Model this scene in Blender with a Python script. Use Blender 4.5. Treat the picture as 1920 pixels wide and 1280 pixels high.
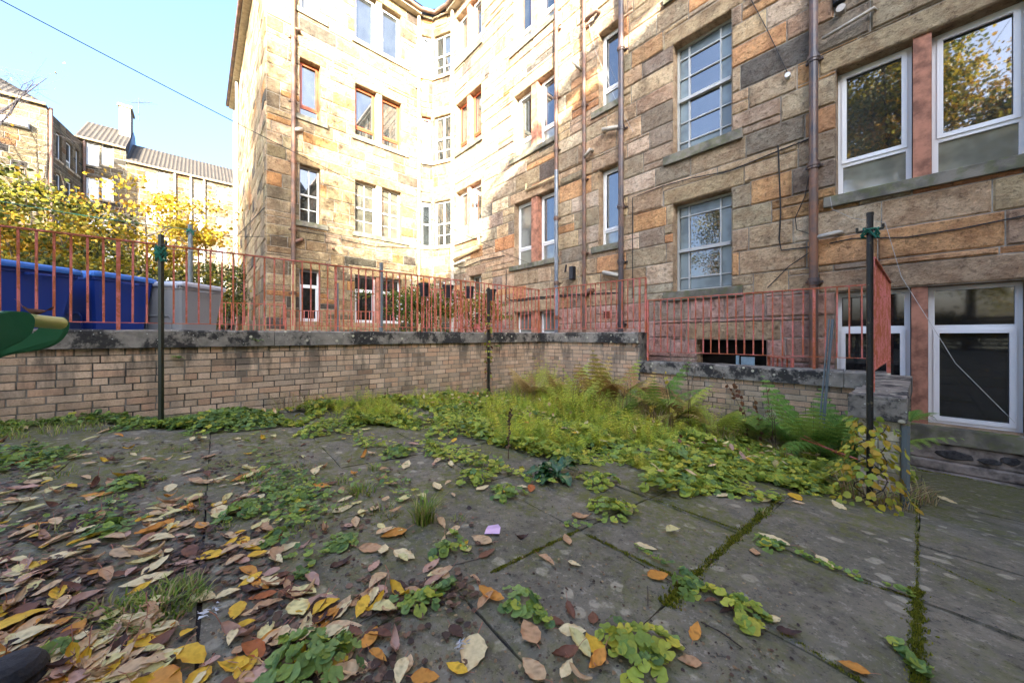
import bpy, math, random
import numpy as np
from mathutils import Vector, Matrix
R=math.radians
random.seed(7); np.random.seed(7)
for o in list(bpy.data.objects): bpy.data.objects.remove(o)
scn=bpy.context.scene; COL=scn.collection

# ------------------------------------------------------------------ camera, sky, sun, exposure
H=1.2                                   # camera height; all "rel" heights below are measured from the lens
F=655.0; HZ=629.5                       # focal length and horizon in pixels of the 1920 px photograph
cd=bpy.data.cameras.new('camera'); cam=bpy.data.objects.new('camera',cd); COL.objects.link(cam)
cam.location=(0,0,H); cam.rotation_euler=(R(90),0,0)
cd.sensor_width=36; cd.lens=36*F/1920; cd.shift_y=-10.5/1920; cd.clip_end=2000; cd.clip_start=0.05
scn.camera=cam
N2=Vector((.744,.668,0)); E2=Vector((.668,-.744,0))     # facade normal (inwards) and facade right
A2=Vector((.7638,.6455,0)); P2=Vector((.6455,-.7638,0)) # patio wall directions
to_sun=(E2*1.0-N2*.7+Vector((0,0,.385))).normalized()
sun_el=math.asin(to_sun.z)
w=bpy.data.worlds.new('World'); scn.world=w; w.use_nodes=True
nt=w.node_tree; bg=nt.nodes['Background']
sky=nt.nodes.new('ShaderNodeTexSky'); sky.sky_type='NISHITA'; sky.sun_disc=False
sky.sun_elevation=sun_el; sky.sun_rotation=math.atan2(to_sun.x,to_sun.y)
sky.air_density=.8; sky.dust_density=8; sky.ozone_density=4.2
nt.links.new(sky.outputs[0],bg.inputs[0]); bg.inputs[1].default_value=0.07
sd=bpy.data.lights.new('sun','SUN'); sd.energy=2.0; sd.angle=R(.55); sd.color=(1,.93,.80)
so=bpy.data.objects.new('sun',sd); COL.objects.link(so)
so.rotation_euler=(-to_sun).to_track_quat('-Z','Y').to_euler(); so.location=(10,-20,30)
vs=scn.view_settings; vs.view_transform='Standard'; vs.look='None'; vs.exposure=4.2; vs.gamma=1; vs.use_curve_mapping=False
vs.use_white_balance=True; vs.white_balance_temperature=6600; vs.white_balance_tint=9

# ------------------------------------------------------------------ helpers
class NT:
    def __init__(s,name):
        s.m=bpy.data.materials.new(name); s.m.use_nodes=True; s.t=s.m.node_tree
        s.b=s.t.nodes['Principled BSDF']
        s.pos=s.n('ShaderNodeNewGeometry').outputs['Position']
    def n(s,typ,**kw):
        nd=s.t.nodes.new(typ)
        for k,v in kw.items():
            if k.startswith('_'): setattr(nd,k[1:],v)
        for k,v in kw.items():
            if k.startswith('_'): continue
            k=k.replace('__',' ')
            s.put(nd.inputs[int(k[1:])] if k[0]=='i' and k[1:].isdigit() else nd.inputs[k],v)
        return nd
    def put(s,inp,v):
        if isinstance(v,bpy.types.NodeSocket): s.t.links.new(v,inp)
        elif isinstance(v,bpy.types.Node): s.t.links.new(v.outputs[0],inp)
        else: 
            if isinstance(v,(tuple,list)) and len(v)==3 and len(getattr(inp,'default_value',(0,0,0)))==4: v=(*v,1)
            inp.default_value=v
    def noise(s,scale,detail=4,rough=.55,vec=None,dist=0):
        return s.n('ShaderNodeTexNoise',Vector=vec or s.pos,Scale=scale,Detail=detail,Roughness=rough,Distortion=dist).outputs['Fac']
    def vor(s,scale,vec=None,feat='F1',rand=1):
        return s.n('ShaderNodeTexVoronoi',_feature=feat,Vector=vec or s.pos,Scale=scale,Randomness=rand)
    def mix(s,f,a,b,bt='MIX'):
        nd=s.t.nodes.new('ShaderNodeMix'); nd.data_type='RGBA'; nd.blend_type=bt
        s.put(nd.inputs[0],f); s.put(nd.inputs[6],a); s.put(nd.inputs[7],b); return nd.outputs[2]
    def ramp(s,f,a,b,lo=0,hi=1):
        nd=s.t.nodes.new('ShaderNodeMapRange'); s.put(nd.inputs[0],f)
        nd.inputs[1].default_value=a; nd.inputs[2].default_value=b; nd.inputs[3].default_value=lo; nd.inputs[4].default_value=hi
        nd.interpolation_type='SMOOTHSTEP'; return nd.outputs[0]
    def math(s,op,a,b=0):
        nd=s.n('ShaderNodeMath',_operation=op); s.put(nd.inputs[0],a); s.put(nd.inputs[1],b); return nd.outputs[0]
    def attr(s,name='Col'): return s.n('ShaderNodeAttribute',_attribute_name=name).outputs['Color']
    def bump(s,h,strength=.5,dist=.01):
        nd=s.n('ShaderNodeBump',Height=h,Strength=strength,Distance=dist); s.put(s.b.inputs['Normal'],nd.outputs[0])
    def out(s,col=None,rough=.8,**kw):
        if col is not None: s.put(s.b.inputs['Base Color'],col)
        s.put(s.b.inputs['Roughness'],rough)
        for k,v in kw.items(): s.put(s.b.inputs[k.replace('_',' ')],v)
        return s.m
    def scaled(s,x,y,z,rot=(0,0,0)):
        return s.n('ShaderNodeMapping',Vector=s.pos,Scale=(x,y,z),Rotation=rot).outputs[0]

def wl(o):
    v=Vector((0,0,0))
    while o: v=v+o.location; o=o.parent
    return v
class MB:
    def __init__(s): s.v=[]; s.f=[]; s.c=[]; s.m=[]
    def face(s,pts,col=None,m=0):
        i=len(s.v); s.v+= [tuple(p) for p in pts]; s.f.append(tuple(range(i,i+len(pts)))); s.c.append(col); s.m.append(m)
    def box8(s,a,col=None,m=0,skip=()):
        # a: 8 points, 0-3 bottom loop, 4-7 top loop
        i=len(s.v); s.v+=[tuple(p) for p in a]
        for k,q in enumerate([(0,3,2,1),(4,5,6,7),(0,1,5,4),(1,2,6,5),(2,3,7,6),(3,0,4,7)]):
            if k in skip: continue
            s.f.append(tuple(i+j for j in q)); s.c.append(col); s.m.append(m)
    def box(s,x0,x1,y0,y1,z0,z1,col=None,m=0):
        s.box8([(x0,y0,z0),(x1,y0,z0),(x1,y1,z0),(x0,y1,z0),(x0,y0,z1),(x1,y0,z1),(x1,y1,z1),(x0,y1,z1)],col,m)
    def fbox(s,Fc,s0,s1,z0,z1,d0,d1,col=None,m=0):   # box on a wall face, d outwards
        P=Fc.P
        s.box8([P(s0,z0,d1),P(s1,z0,d1),P(s1,z0,d0),P(s0,z0,d0),P(s0,z1,d1),P(s1,z1,d1),P(s1,z1,d0),P(s0,z1,d0)],col,m)
    def tube(s,pts,r,seg=8,col=None,m=0,cap=True):
        pts=[Vector(p) for p in pts]; n=len(pts); base=len(s.v)
        rs=r if isinstance(r,(list,tuple)) else [r]*n
        up=None
        for i,p in enumerate(pts):
            d=(pts[min(i+1,n-1)]-pts[max(i-1,0)]).normalized()
            if up is None: up=Vector((0,0,1)) if abs(d.z)<.9 else Vector((1,0,0))
            a=d.cross(up).normalized(); b=a.cross(d).normalized(); up=b
            for k in range(seg):
                t=2*math.pi*(k+.5)/seg; s.v.append(tuple(p+(a*math.cos(t)+b*math.sin(t))*rs[i]))
        for i in range(n-1):
            for k in range(seg):
                k2=(k+1)%seg; s.f.append((base+i*seg+k,base+i*seg+k2,base+(i+1)*seg+k2,base+(i+1)*seg+k)); s.c.append(col); s.m.append(m)
        if cap:
            s.f.append(tuple(base+k for k in reversed(range(seg)))); s.c.append(col); s.m.append(m)
            s.f.append(tuple(base+(n-1)*seg+k for k in range(seg))); s.c.append(col); s.m.append(m)
    def build(s,name,mats,parent=None,smooth=False,kind=None,bevel=0):
        me=bpy.data.meshes.new(name); off=wl(parent) if parent else Vector((0,0,0))
        v=np.array(s.v,dtype=float).reshape(-1,3)-np.array(off)
        me.from_pydata(v.tolist(),[],s.f)
        if not isinstance(mats,(list,tuple)): mats=[mats]
        for m in mats: me.materials.append(m)
        if any(s.m): me.polygons.foreach_set('material_index',s.m)
        if any(c is not None for c in s.c):
            ca=me.color_attributes.new('Col','FLOAT_COLOR','CORNER'); arr=[]
            for f,c in zip(s.f,s.c): arr+= list((*(c or (.5,.5,.5)),1))*len(f)
            ca.data.foreach_set('color',arr)
        if smooth: me.polygons.foreach_set('use_smooth',[True]*len(me.polygons))
        me.update()
        o=bpy.data.objects.new(name,me); COL.objects.link(o)
        if parent: o.parent=parent
        if kind: o['kind']=kind
        if bevel:
            b=o.modifiers.new('bevel','BEVEL'); b.width=bevel; b.segments=2; b.limit_method='ANGLE'
        return o
def tag(o,label,cat,group=None,kind=None):
    o['label']=label; o['category']=cat
    if group: o['group']=group
    if kind: o['kind']=kind
    return o
def thing(name,label,cat,loc=(0,0,0),group=None):
    o=bpy.data.objects.new(name,None); COL.objects.link(o); o.location=loc; o.empty_display_size=.1
    return tag(o,label,cat,group)
def dup(o,parent=None):
    c=o.copy(); COL.objects.link(c)
    if parent: c.parent=parent
    for ch in list(o.children): dup(ch,c)
    return c
def np_mesh(name,verts,faces,mat,cols=None,parent=None,smooth=False):
    """verts (n,3), faces (m,k), cols per vertex (n,3)"""
    verts=np.asarray(verts,dtype=np.float32); faces=np.asarray(faces,dtype=np.int32); k=faces.shape[1]
    me=bpy.data.meshes.new(name); me.vertices.add(len(verts)); me.vertices.foreach_set('co',verts.ravel())
    me.loops.add(faces.size); me.loops.foreach_set('vertex_index',faces.ravel())
    me.polygons.add(len(faces)); me.polygons.foreach_set('loop_start',np.arange(0,faces.size,k,dtype=np.int32))
    me.polygons.foreach_set('loop_total',np.full(len(faces),k,dtype=np.int32))
    if smooth: me.polygons.foreach_set('use_smooth',np.ones(len(faces),dtype=bool))
    me.update(calc_edges=True)
    if cols is not None:
        ca=me.color_attributes.new('Col','FLOAT_COLOR','POINT')
        c4=np.ones((len(verts),4),dtype=np.float32); c4[:,:3]=cols; ca.data.foreach_set('color',c4.ravel())
    me.materials.append(mat)
    if name is None: return me
    o=bpy.data.objects.new(name,me); COL.objects.link(o)
    if parent: o.parent=parent
    return o

class Face:
    def __init__(s,O,r): s.O=Vector(O); s.r=Vector(r).normalized(); s.N=s.r.cross(Vector((0,0,1)))
    def P(s,a,z,d=0): p=s.O+s.r*a+s.N*d; return Vector((p.x,p.y,z+H))      # z is relative to the lens
    def px(s,x,y):
        u=(x-960)/F; n=s.N; Y=s.O.dot(n)/(u*n.x+n.y)
        return (Vector((u*Y,Y,0))-s.O).dot(s.r),(HZ-y)/F*Y
D=6.7
FB=Face(N2*D,E2); FC=Face(-E2*11.54,N2)
cornC=FC.px(499,600)[0]; FS=Face(FC.O+N2*cornC,E2)
def sm(t): t=max(0,min(1,t)); return t*t*(3-2*t)
def gz(X,Y):
    p=X*P2.x+Y*P2.y; q=X*A2.x+Y*A2.y
    return H-.895-.057*min(max(q,-6),8)-.09*(lambda a:0 if a<1.6 else ((a-1.6)**2/4 if a<3.6 else a-2.6))(min(q,8))*sm((p+3.5)/3)
def G(x,y):            # where the ray through a photo pixel meets the patio
    u=(x-960)/F; v=(HZ-y)/F; Y=3.
    for _ in range(30): Y=.5*Y+.5*((gz(u*Y,Y)-H)/v)
    return Vector((u*Y,Y,gz(u*Y,Y)))
def PQ(p,q,z=None):
    v=P2*p+A2*q; return Vector((v.x,v.y,gz(v.x,v.y) if z is None else z+H))

# ------------------------------------------------------------------ materials
def mat_stone(name='sandstone',sc=1.0):
    t=NT(name); c=t.attr()
    big=t.noise(.8*sc,6,.65); fine=t.noise(42*sc,4,.7); pit=t.noise(15*sc,6,.78); mid=t.noise(4.5*sc,5,.65)
    c=t.mix(t.ramp(mid,.4,.62,0,.7),c,t.mix(1,c,(.66,.56,.50),'MULTIPLY'))
    c=t.mix(t.ramp(mid,.42,.28,0,.5),c,t.mix(1,c,(1.2,1.2,1.22),'MULTIPLY'))
    c=t.mix(t.ramp(pit,.53,.64,0,.75),c,t.mix(1,c,(.36,.33,.31),'MULTIPLY'))
    c=t.mix(t.ramp(pit,.46,.36,0,.6),c,t.mix(1,c,(1.35,1.33,1.28),'MULTIPLY'))
    c=t.mix(t.ramp(fine,.55,.68,0,.5),c,t.mix(1,c,(.4,.36,.33),'MULTIPLY'))
    c=t.mix(t.ramp(big,.56,.66,0,.6),c,t.mix(1,c,(.36,.34,.33),'MULTIPLY'))
    st=t.noise(2.6*sc,5,.6,vec=t.scaled(1,1,.13)); c=t.mix(t.ramp(st,.55,.7,0,.55),c,t.mix(1,c,(.42,.40,.38),'MULTIPLY'))
    h=t.math('ADD',t.math('MULTIPLY',fine,.35),t.math('ADD',t.math('MULTIPLY',pit,1.3),t.math('MULTIPLY',t.noise(8*sc,3,.6),1.2)))
    t.bump(h,1.0,.055); return t.out(c,.92)
M_stone=mat_stone()
M_stone_far=mat_stone('sandstone_far',.6)
def simple(name,col,rough=.6,var=.15,scale=8,bump=0,**kw):
    t=NT(name); nz=t.noise(scale,5,.6)
    c=t.mix(t.ramp(nz,.35,.7),tuple(x*(1+var) for x in col),tuple(x*(1-var*1.6) for x in col))
    if bump: t.bump(t.noise(scale*5,4),bump,.01)
    return t.out(c,rough,**kw)
M_mortar=simple('mortar',(.30,.27,.22),.95,.3,6,.5)
M_dress=simple('dressed_stone',(.36,.29,.20),.9,.4,5,.5)
M_mull=simple('red_painted_stone',(.36,.16,.10),.85,.3,7,.5)
def mat_sill():
    t=NT('sill_stone'); c=t.mix(t.ramp(t.noise(5,5),.35,.65),(.22,.20,.16),(.10,.095,.075))
    up=t.n('ShaderNodeSeparateXYZ',i0=t.n('ShaderNodeNewGeometry').outputs['Normal']).outputs[2]
    mk=t.math('MULTIPLY',t.ramp(t.noise(9,5),.45,.6),t.ramp(up,-.2,.6,.25,1))
    c=t.mix(mk,c,(.10,.12,.025)); t.bump(t.noise(40,4),.5,.01); return t.out(c,.95)
M_sill=mat_sill()
def mat_paint(name,col,dirt=.25,rough=.35):
    t=NT(name); c=t.mix(t.ramp(t.noise(14,6,.7),.55,.8,0,dirt),col,(.25,.22,.16)); return t.out(c,rough)
M_white=mat_paint('white_frame',(.80,.81,.82),.12); M_oldwhite=mat_paint('old_white_frame',(.62,.62,.58),.6,.6)
M_red=mat_paint('red_brown_frame',(.34,.085,.035),.25); M_greyframe=mat_paint('grey_frame',(.42,.43,.42),.5)
def mat_glass(name,col,rough=.03,ior=2.3,wob=.0):
    t=NT(name); 
    if wob: t.bump(t.noise(60,3),wob,.004)
    nz=t.noise(2.2,3); c=t.mix(t.ramp(nz,.4,.65),col,tuple(x*.55 for x in col))
    return t.out(c,rough,IOR=ior)
M_glass=mat_glass('window_glass',(.03,.035,.035),.02,2.7); M_curtain=mat_glass('glass_over_blind',(.22,.23,.21),.06,2.1)
M_frost=mat_glass('patterned_glass',(.20,.25,.26),.25,1.7,.8); M_darkglass=mat_glass('dark_glass',(.012,.013,.014),.04,1.9)
M_netting=mat_glass('glass_over_net',(.10,.10,.075),.05,2.2); M_lowpane=mat_glass('lower_glass',(.24,.25,.21),.05,2.4)
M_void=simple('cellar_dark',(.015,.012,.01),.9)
def mat_pipe(name,a,b,rough=.55):
    t=NT(name); c=t.mix(t.ramp(t.noise(3.5,6,.7),.42,.62),a,b); t.bump(t.noise(60,3),.25,.004); return t.out(c,rough)
M_pipe_br=mat_pipe('brown_pipe',(.11,.07,.055),(.20,.09,.05)); M_pipe_pu=mat_pipe('dark_pipe',(.06,.05,.055),(.13,.075,.055),.4)
M_pipe_wh=mat_pipe('pale_pipe',(.42,.39,.34),(.32,.28,.22)); M_pipe_gr=mat_pipe('blue_grey_pipe',(.12,.15,.19),(.2,.22,.25),.35)
M_pipe_cr=mat_pipe('cream_pipe',(.55,.42,.24),(.42,.30,.16))
M_cable=simple('black_cable',(.02,.02,.02),.6); M_wcable=simple('pale_cable',(.5,.5,.47),.6)
def mat_brick():
    t=NT('buff_brick'); c=t.attr(); f=t.noise(70,4,.7); g=t.noise(2.2,6,.65)
    sx=t.n('ShaderNodeSeparateXYZ',Vector=t.pos)
    c=t.mix(t.ramp(f,.42,.7,0,.55),c,t.mix(1,c,(.55,.48,.42),'MULTIPLY'))
    c=t.mix(t.ramp(g,.56,.70,0,.6),c,t.mix(1,c,(.40,.38,.34),'MULTIPLY'))
    c=t.mix(t.ramp(t.noise(3.1,5,.6,vec=t.scaled(1,1,.5)),.64,.74,0,.5),c,(.50,.47,.42))
    z=sx.outputs[2]; st=t.noise(5,5,.65,vec=t.scaled(1,1,.22))
    c=t.mix(t.math('MULTIPLY',t.ramp(st,.47,.62),t.ramp(z,.55,1.05,.3,.9)),c,(.11,.09,.07))
    c=t.mix(t.math('MULTIPLY',t.ramp(t.noise(3.5,5,.7),.42,.6),t.ramp(z,.6,.15,0,.6)),c,(.20,.19,.10))
    c=t.mix(t.ramp(t.noise(1.7,5,.75),.62,.70,0,.5),c,(.16,.13,.10))
    t.bump(f,.5,.006); return t.out(c,.93)
M_brick=mat_brick(); M_bmortar=simple('brick_mortar',(.17,.155,.13),.95,.5,5,.5)
def mat_coping():
    t=NT('coping_stone'); b=t.mix(t.ramp(t.noise(9,5,.6),.3,.7),(.30,.27,.225),(.16,.145,.12))
    big=t.noise(2.6,6,.72); c=t.mix(t.ramp(big,.47,.56,0,.95),b,(.022,.021,.02))
    v=t.vor(11); sp=t.ramp(t.math('ADD',v.outputs['Distance'],t.math('MULTIPLY',t.noise(30,3),.12)),.30,.22)
    sel=t.ramp(t.n('ShaderNodeSeparateXYZ',Vector=v.outputs['Color']).outputs[0],.66,.7)
    c=t.mix(t.math('MULTIPLY',sp,sel),c,(.48,.45,.33))
    v2=t.vor(38); sp2=t.ramp(v2.outputs['Distance'],.25,.15); sel2=t.ramp(t.n('ShaderNodeSeparateXYZ',Vector=v2.outputs['Color']).outputs[1],.8,.85)
    c=t.mix(t.math('MULTIPLY',sp2,sel2),c,(.45,.45,.40))
    t.bump(t.math('ADD',big,t.noise(30,5)),.5,.02); return t.out(c,.95)
M_coping=mat_coping()
def mat_rail():
    t=NT('flaking_red_paint'); n1=t.noise(6,6,.75); n2=t.noise(45,3,.6)
    c=t.mix(t.ramp(t.math('ADD',n1,t.math('MULTIPLY',n2,.18)),.50,.66),(.60,.17,.14),(.40,.10,.03))
    c=t.mix(t.ramp(n2,.66,.72),c,(.07,.025,.015)); t.bump(n2,.5,.004); return t.out(c,.7)
M_rail=mat_rail()
def mat_paving():
    t=NT('paving_stone'); a=t.noise(1.3,6,.65); f=t.noise(55,5,.75); m=t.noise(7,5,.7)
    c=t.mix(t.ramp(a,.3,.7),(.10,.092,.062),(.20,.175,.125))
    c=t.mix(t.ramp(m,.45,.7,0,.6),c,(.058,.054,.038))
    c=t.mix(t.ramp(f,.55,.75,0,.8),c,(.27,.24,.20)); c=t.mix(t.ramp(f,.44,.32,0,.85),c,(.025,.022,.02))
    gr=t.noise(24,4,.8); c=t.mix(t.ramp(gr,.56,.66,0,.6),c,(.30,.275,.215)); c=t.mix(t.ramp(gr,.44,.34,0,.75),c,(.03,.028,.02))
    w=t.n('ShaderNodeVectorMath',_operation='ADD'); 
    w.inputs[0].default_value=(0,0,0); t.put(w.inputs[0],t.pos)
    nn=t.n('ShaderNodeTexNoise',Vector=t.pos,Scale=14,Detail=3); sc_=t.n('ShaderNodeVectorMath',_operation='SCALE'); t.put(sc_.inputs[0],nn.outputs['Color']); sc_.inputs['Scale'].default_value=.05
    t.put(w.inputs[1],sc_.outputs[0])
    v=t.n('ShaderNodeTexVoronoi',Vector=w.outputs[0],Scale=11)
    sel=t.ramp(t.n('ShaderNodeSeparateXYZ',Vector=v.outputs['Color']).outputs[0],.50,.54)
    cl=t.ramp(t.noise(1.1,2),.38,.5)
    sp=t.math('MULTIPLY',t.math('MULTIPLY',t.ramp(v.outputs['Distance'],.36,.24),sel),t.math('MULTIPLY',cl,t.ramp(f,.3,.6,.4,1)))
    c=t.mix(t.math('MULTIPLY',sp,.85),c,(.36,.33,.24))
    mo=t.math('MULTIPLY',t.ramp(t.noise(1.6,7,.75),.44,.54),t.ramp(t.noise(26,4,.7),.38,.6))
    y=t.n('ShaderNodeSeparateXYZ',Vector=t.pos).outputs[1]
    mo=t.math('MULTIPLY',mo,t.ramp(y,1.0,2.6,.4,1))
    c=t.mix(mo,c,(.11,.115,.016))
    t.bump(t.math('ADD',f,t.math('MULTIPLY',mo,.8)),.55,.01); return t.out(c,.85)
M_paving=mat_paving()
M_soil=simple('dark_soil',(.028,.022,.017),.95,.4,12,.8)
M_concrete=simple('yard_concrete',(.16,.15,.13),.95,.3,2,.4)
M_ground=simple('yard_ground',(.10,.11,.05),.95,.5,.5)
def mat_leafy(name,trans=.35,rough=.55,spec=.3):
    t=NT(name); c=t.attr(); f=t.noise(90,3); c=t.mix(t.ramp(f,.4,.7,0,.35),c,t.mix(1,c,(.6,.6,.5),'MULTIPLY'))
    t.out(c,rough); t.b.inputs['Specular IOR Level'].default_value=spec
    tr=t.n('ShaderNodeBsdfTranslucent',Color=c); mx=t.n('ShaderNodeMixShader'); mx.inputs[0].default_value=trans
    t.t.links.new(t.b.outputs[0],mx.inputs[1]); t.t.links.new(tr.outputs[0],mx.inputs[2])
    t.t.links.new(mx.outputs[0],t.t.nodes['Material Output'].inputs[0]); return t.m
M_leaf=mat_leafy('foliage'); M_dry=mat_leafy('dry_leaf',.12,.6,.25); M_waxy=mat_leafy('glossy_foliage',.15,.3,.5)
M_bark=simple('bark',(.07,.055,.04),.95,.4,9,.8)
M_roof=None
def mat_roof():
    t=NT('roof_tiles'); wv=t.n('ShaderNodeTexWave',_wave_type='BANDS',_bands_direction='X',Vector=t.scaled(1,1,1,(0,0,R(-42))),Scale=1.1,Distortion=0)
    c=t.mix(t.ramp(wv.outputs['Fac'],.2,.8),(.03,.025,.02),(.065,.05,.036)); c=t.mix(t.ramp(t.noise(.8,5),.4,.7,0,.6),c,(.028,.025,.02)); t.bump(wv.outputs['Fac'],.8,.08); return t.out(c,.9)
M_roof=mat_roof()
M_gutter=mat_pipe('cast_gutter',(.10,.06,.045),(.22,.12,.07))
M_lead=simple('slate_blue',(.10,.13,.18),.6)
def plastic(name,col): 
    t=NT(name); c=t.mix(t.ramp(t.noise(5,6,.7),.5,.8,0,.35),col,tuple(x*.5+.04 for x in col)); t.bump(t.noise(120,2),.1,.002); return t.out(c,.45)
M_blue=plastic('blue_plastic',(.008,.04,.25)); M_bluelid=plastic('blue_lid_plastic',(.03,.16,.55)); M_grey=plastic('grey_plastic',(.26,.27,.28)); M_greylid=plastic('grey_lid_plastic',(.42,.45,.52))
M_black=plastic('black_plastic',(.012,.013,.018)); M_green=plastic('green_paint',(.018,.13,.045)); M_palegreen=plastic('pale_green_tube',(.36,.42,.14))
def mat_pole(name,a,b):
    t=NT(name); c=t.mix(t.ramp(t.noise(22,5,.8),.58,.66),a,b); t.bump(t.noise(60,3),.3,.004); return t.out(c,.4)
M_pole=mat_pole('black_pole_paint',(.012,.012,.011),(.14,.12,.07)); M_polegreen=mat_pole('mossy_pole_paint',(.02,.028,.018),(.10,.11,.05)); M_polegrey=mat_pole('grey_pole_paint',(.12,.15,.16),(.2,.13,.08))
M_rope=simple('green_rope',(.01,.16,.11),.7)

# ------------------------------------------------------------------ stone walls
def cut(rects,holes):
    for h in holes:
        nr=[]
        for (a,b,c,d) in rects:
            if h[0]>=b or h[1]<=a or h[2]>=d or h[3]<=c: nr.append((a,b,c,d)); continue
            if h[2]>c: nr.append((a,b,c,h[2]))
            if h[3]<d: nr.append((a,b,h[3],d))
            lo,hi=max(c,h[2]),min(d,h[3])
            if h[0]>a: nr.append((a,h[0],lo,hi))
            if h[1]<b: nr.append((h[1],b,lo,hi))
        rects=nr
    return rects
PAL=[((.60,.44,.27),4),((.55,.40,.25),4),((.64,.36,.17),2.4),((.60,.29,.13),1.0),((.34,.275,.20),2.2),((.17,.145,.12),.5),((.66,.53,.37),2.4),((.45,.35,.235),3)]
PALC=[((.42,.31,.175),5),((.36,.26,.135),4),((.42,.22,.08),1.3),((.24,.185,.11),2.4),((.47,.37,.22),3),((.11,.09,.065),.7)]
PALD=[((.60,.46,.27),5),((.54,.40,.22),4),((.58,.31,.12),1.2),((.40,.31,.19),2),((.66,.53,.33),3),((.18,.15,.11),.4)]
def pick(pal,rnd):
    c=rnd.choices([p[0] for p in pal],[p[1] for p in pal])[0]; k=rnd.uniform(.82,1.18)
    return tuple(x*k*rnd.uniform(.95,1.05) for x in c)
LOWP=[((.64,.40,.31),5),((.60,.37,.28),3),((.66,.45,.36),3),((.48,.35,.29),.6)]
def stone_wall(Fc,s0,s1,z0,z1,openings,seed,parent,pal=PAL,ch=(.29,.42),bl=(.42,1.1),name='wall',mat=None,reveal=.17,joint=.006,edge_l=False,edge_r=False):
    rnd=random.Random(seed); mb=MB(); 
    holes=[(o[0],o[1],o[2],o[3]) for o in openings]
    # lintels
    lint=[]
    for o in holes:
        if o[3]+.3<z1: lint.append((o[0]-.18,o[1]+.18,o[3],o[3]+.30))
    for (a,b,c,d) in cut([(s0,s1,z0,z1)],holes):
        mb.face([Fc.P(a,c),Fc.P(b,c),Fc.P(b,d),Fc.P(a,d)],None,1)
    def block(a,b,c,d,col,rough=1):
        if b-a<.02 or d-c<.02: return
        j=joint; e=min(.018,(b-a)*.2,(d-c)*.2); t=.012+rnd.uniform(0,.02)*rough
        o=[Fc.P(a+j,c+j),Fc.P(b-j,c+j),Fc.P(b-j,d-j),Fc.P(a+j,d-j)]
        k=lambda: t+rnd.uniform(-.006,.006)*rough
        i=[Fc.P(a+j+e,c+j+e,k()),Fc.P(b-j-e,c+j+e,k()),Fc.P(b-j-e,d-j-e,k()),Fc.P(a+j+e,d-j-e,k())]
        mb.face(i,col); 
        for q in range(4): mb.face([o[q],o[(q+1)%4],i[(q+1)%4],i[q]],col)
    for l in lint: 
        l=(max(l[0],s0),min(l[1],s1),l[2],l[3])
        for r in cut([l],[h for h in holes]): block(*r,tuple(x*.9 for x in pick(pal[:2],rnd)),.6)
    z=z0; row=0
    while z<z1-.02:
        pal_=LOWP if (name=='wall' and Fc is FB and z<.42) else pal
        h=rnd.uniform(*ch); 
        if z+h>z1-.12: h=z1-z
        s=s0-rnd.uniform(0,.5)
        tint=rnd.uniform(.85,1.12)
        while s<s1:
            L=rnd.uniform(*bl); col=tuple(x*tint for x in pick(pal_,rnd)); a,b=max(s,s0),min(s+L,s1)
            if b>a:
                if rnd.random()<.08 and h>.28:
                    zz=z+h*.5
                    for rr in ((a,b,z,zz),(a,b,zz,z+h)):
                        cc=pick(pal_,rnd)
                        for r in cut([rr],holes+lint): block(*r,cc)
                else:
                    for r in cut([(a,b,z,z+h)],holes+lint): block(*r,col)
            s+=L
        z+=h
    rc=pal[1][0]
    for (a,b,c,d) in holes:
        P=Fc.P; rv=-reveal-.12
        mb.face([P(a,c,.01),P(a,d,.01),P(a,d,rv),P(a,c,rv)],rc); mb.face([P(b,d,.01),P(b,c,.01),P(b,c,rv),P(b,d,rv)],rc)
        mb.face([P(a,d,.01),P(b,d,.01),P(b,d,rv),P(a,d,rv)],rc); mb.face([P(b,c,.01),P(a,c,.01),P(a,c,rv),P(b,c,rv)],rc)
    return mb.build(name,[mat or M_stone,M_mortar],parent)

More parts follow.
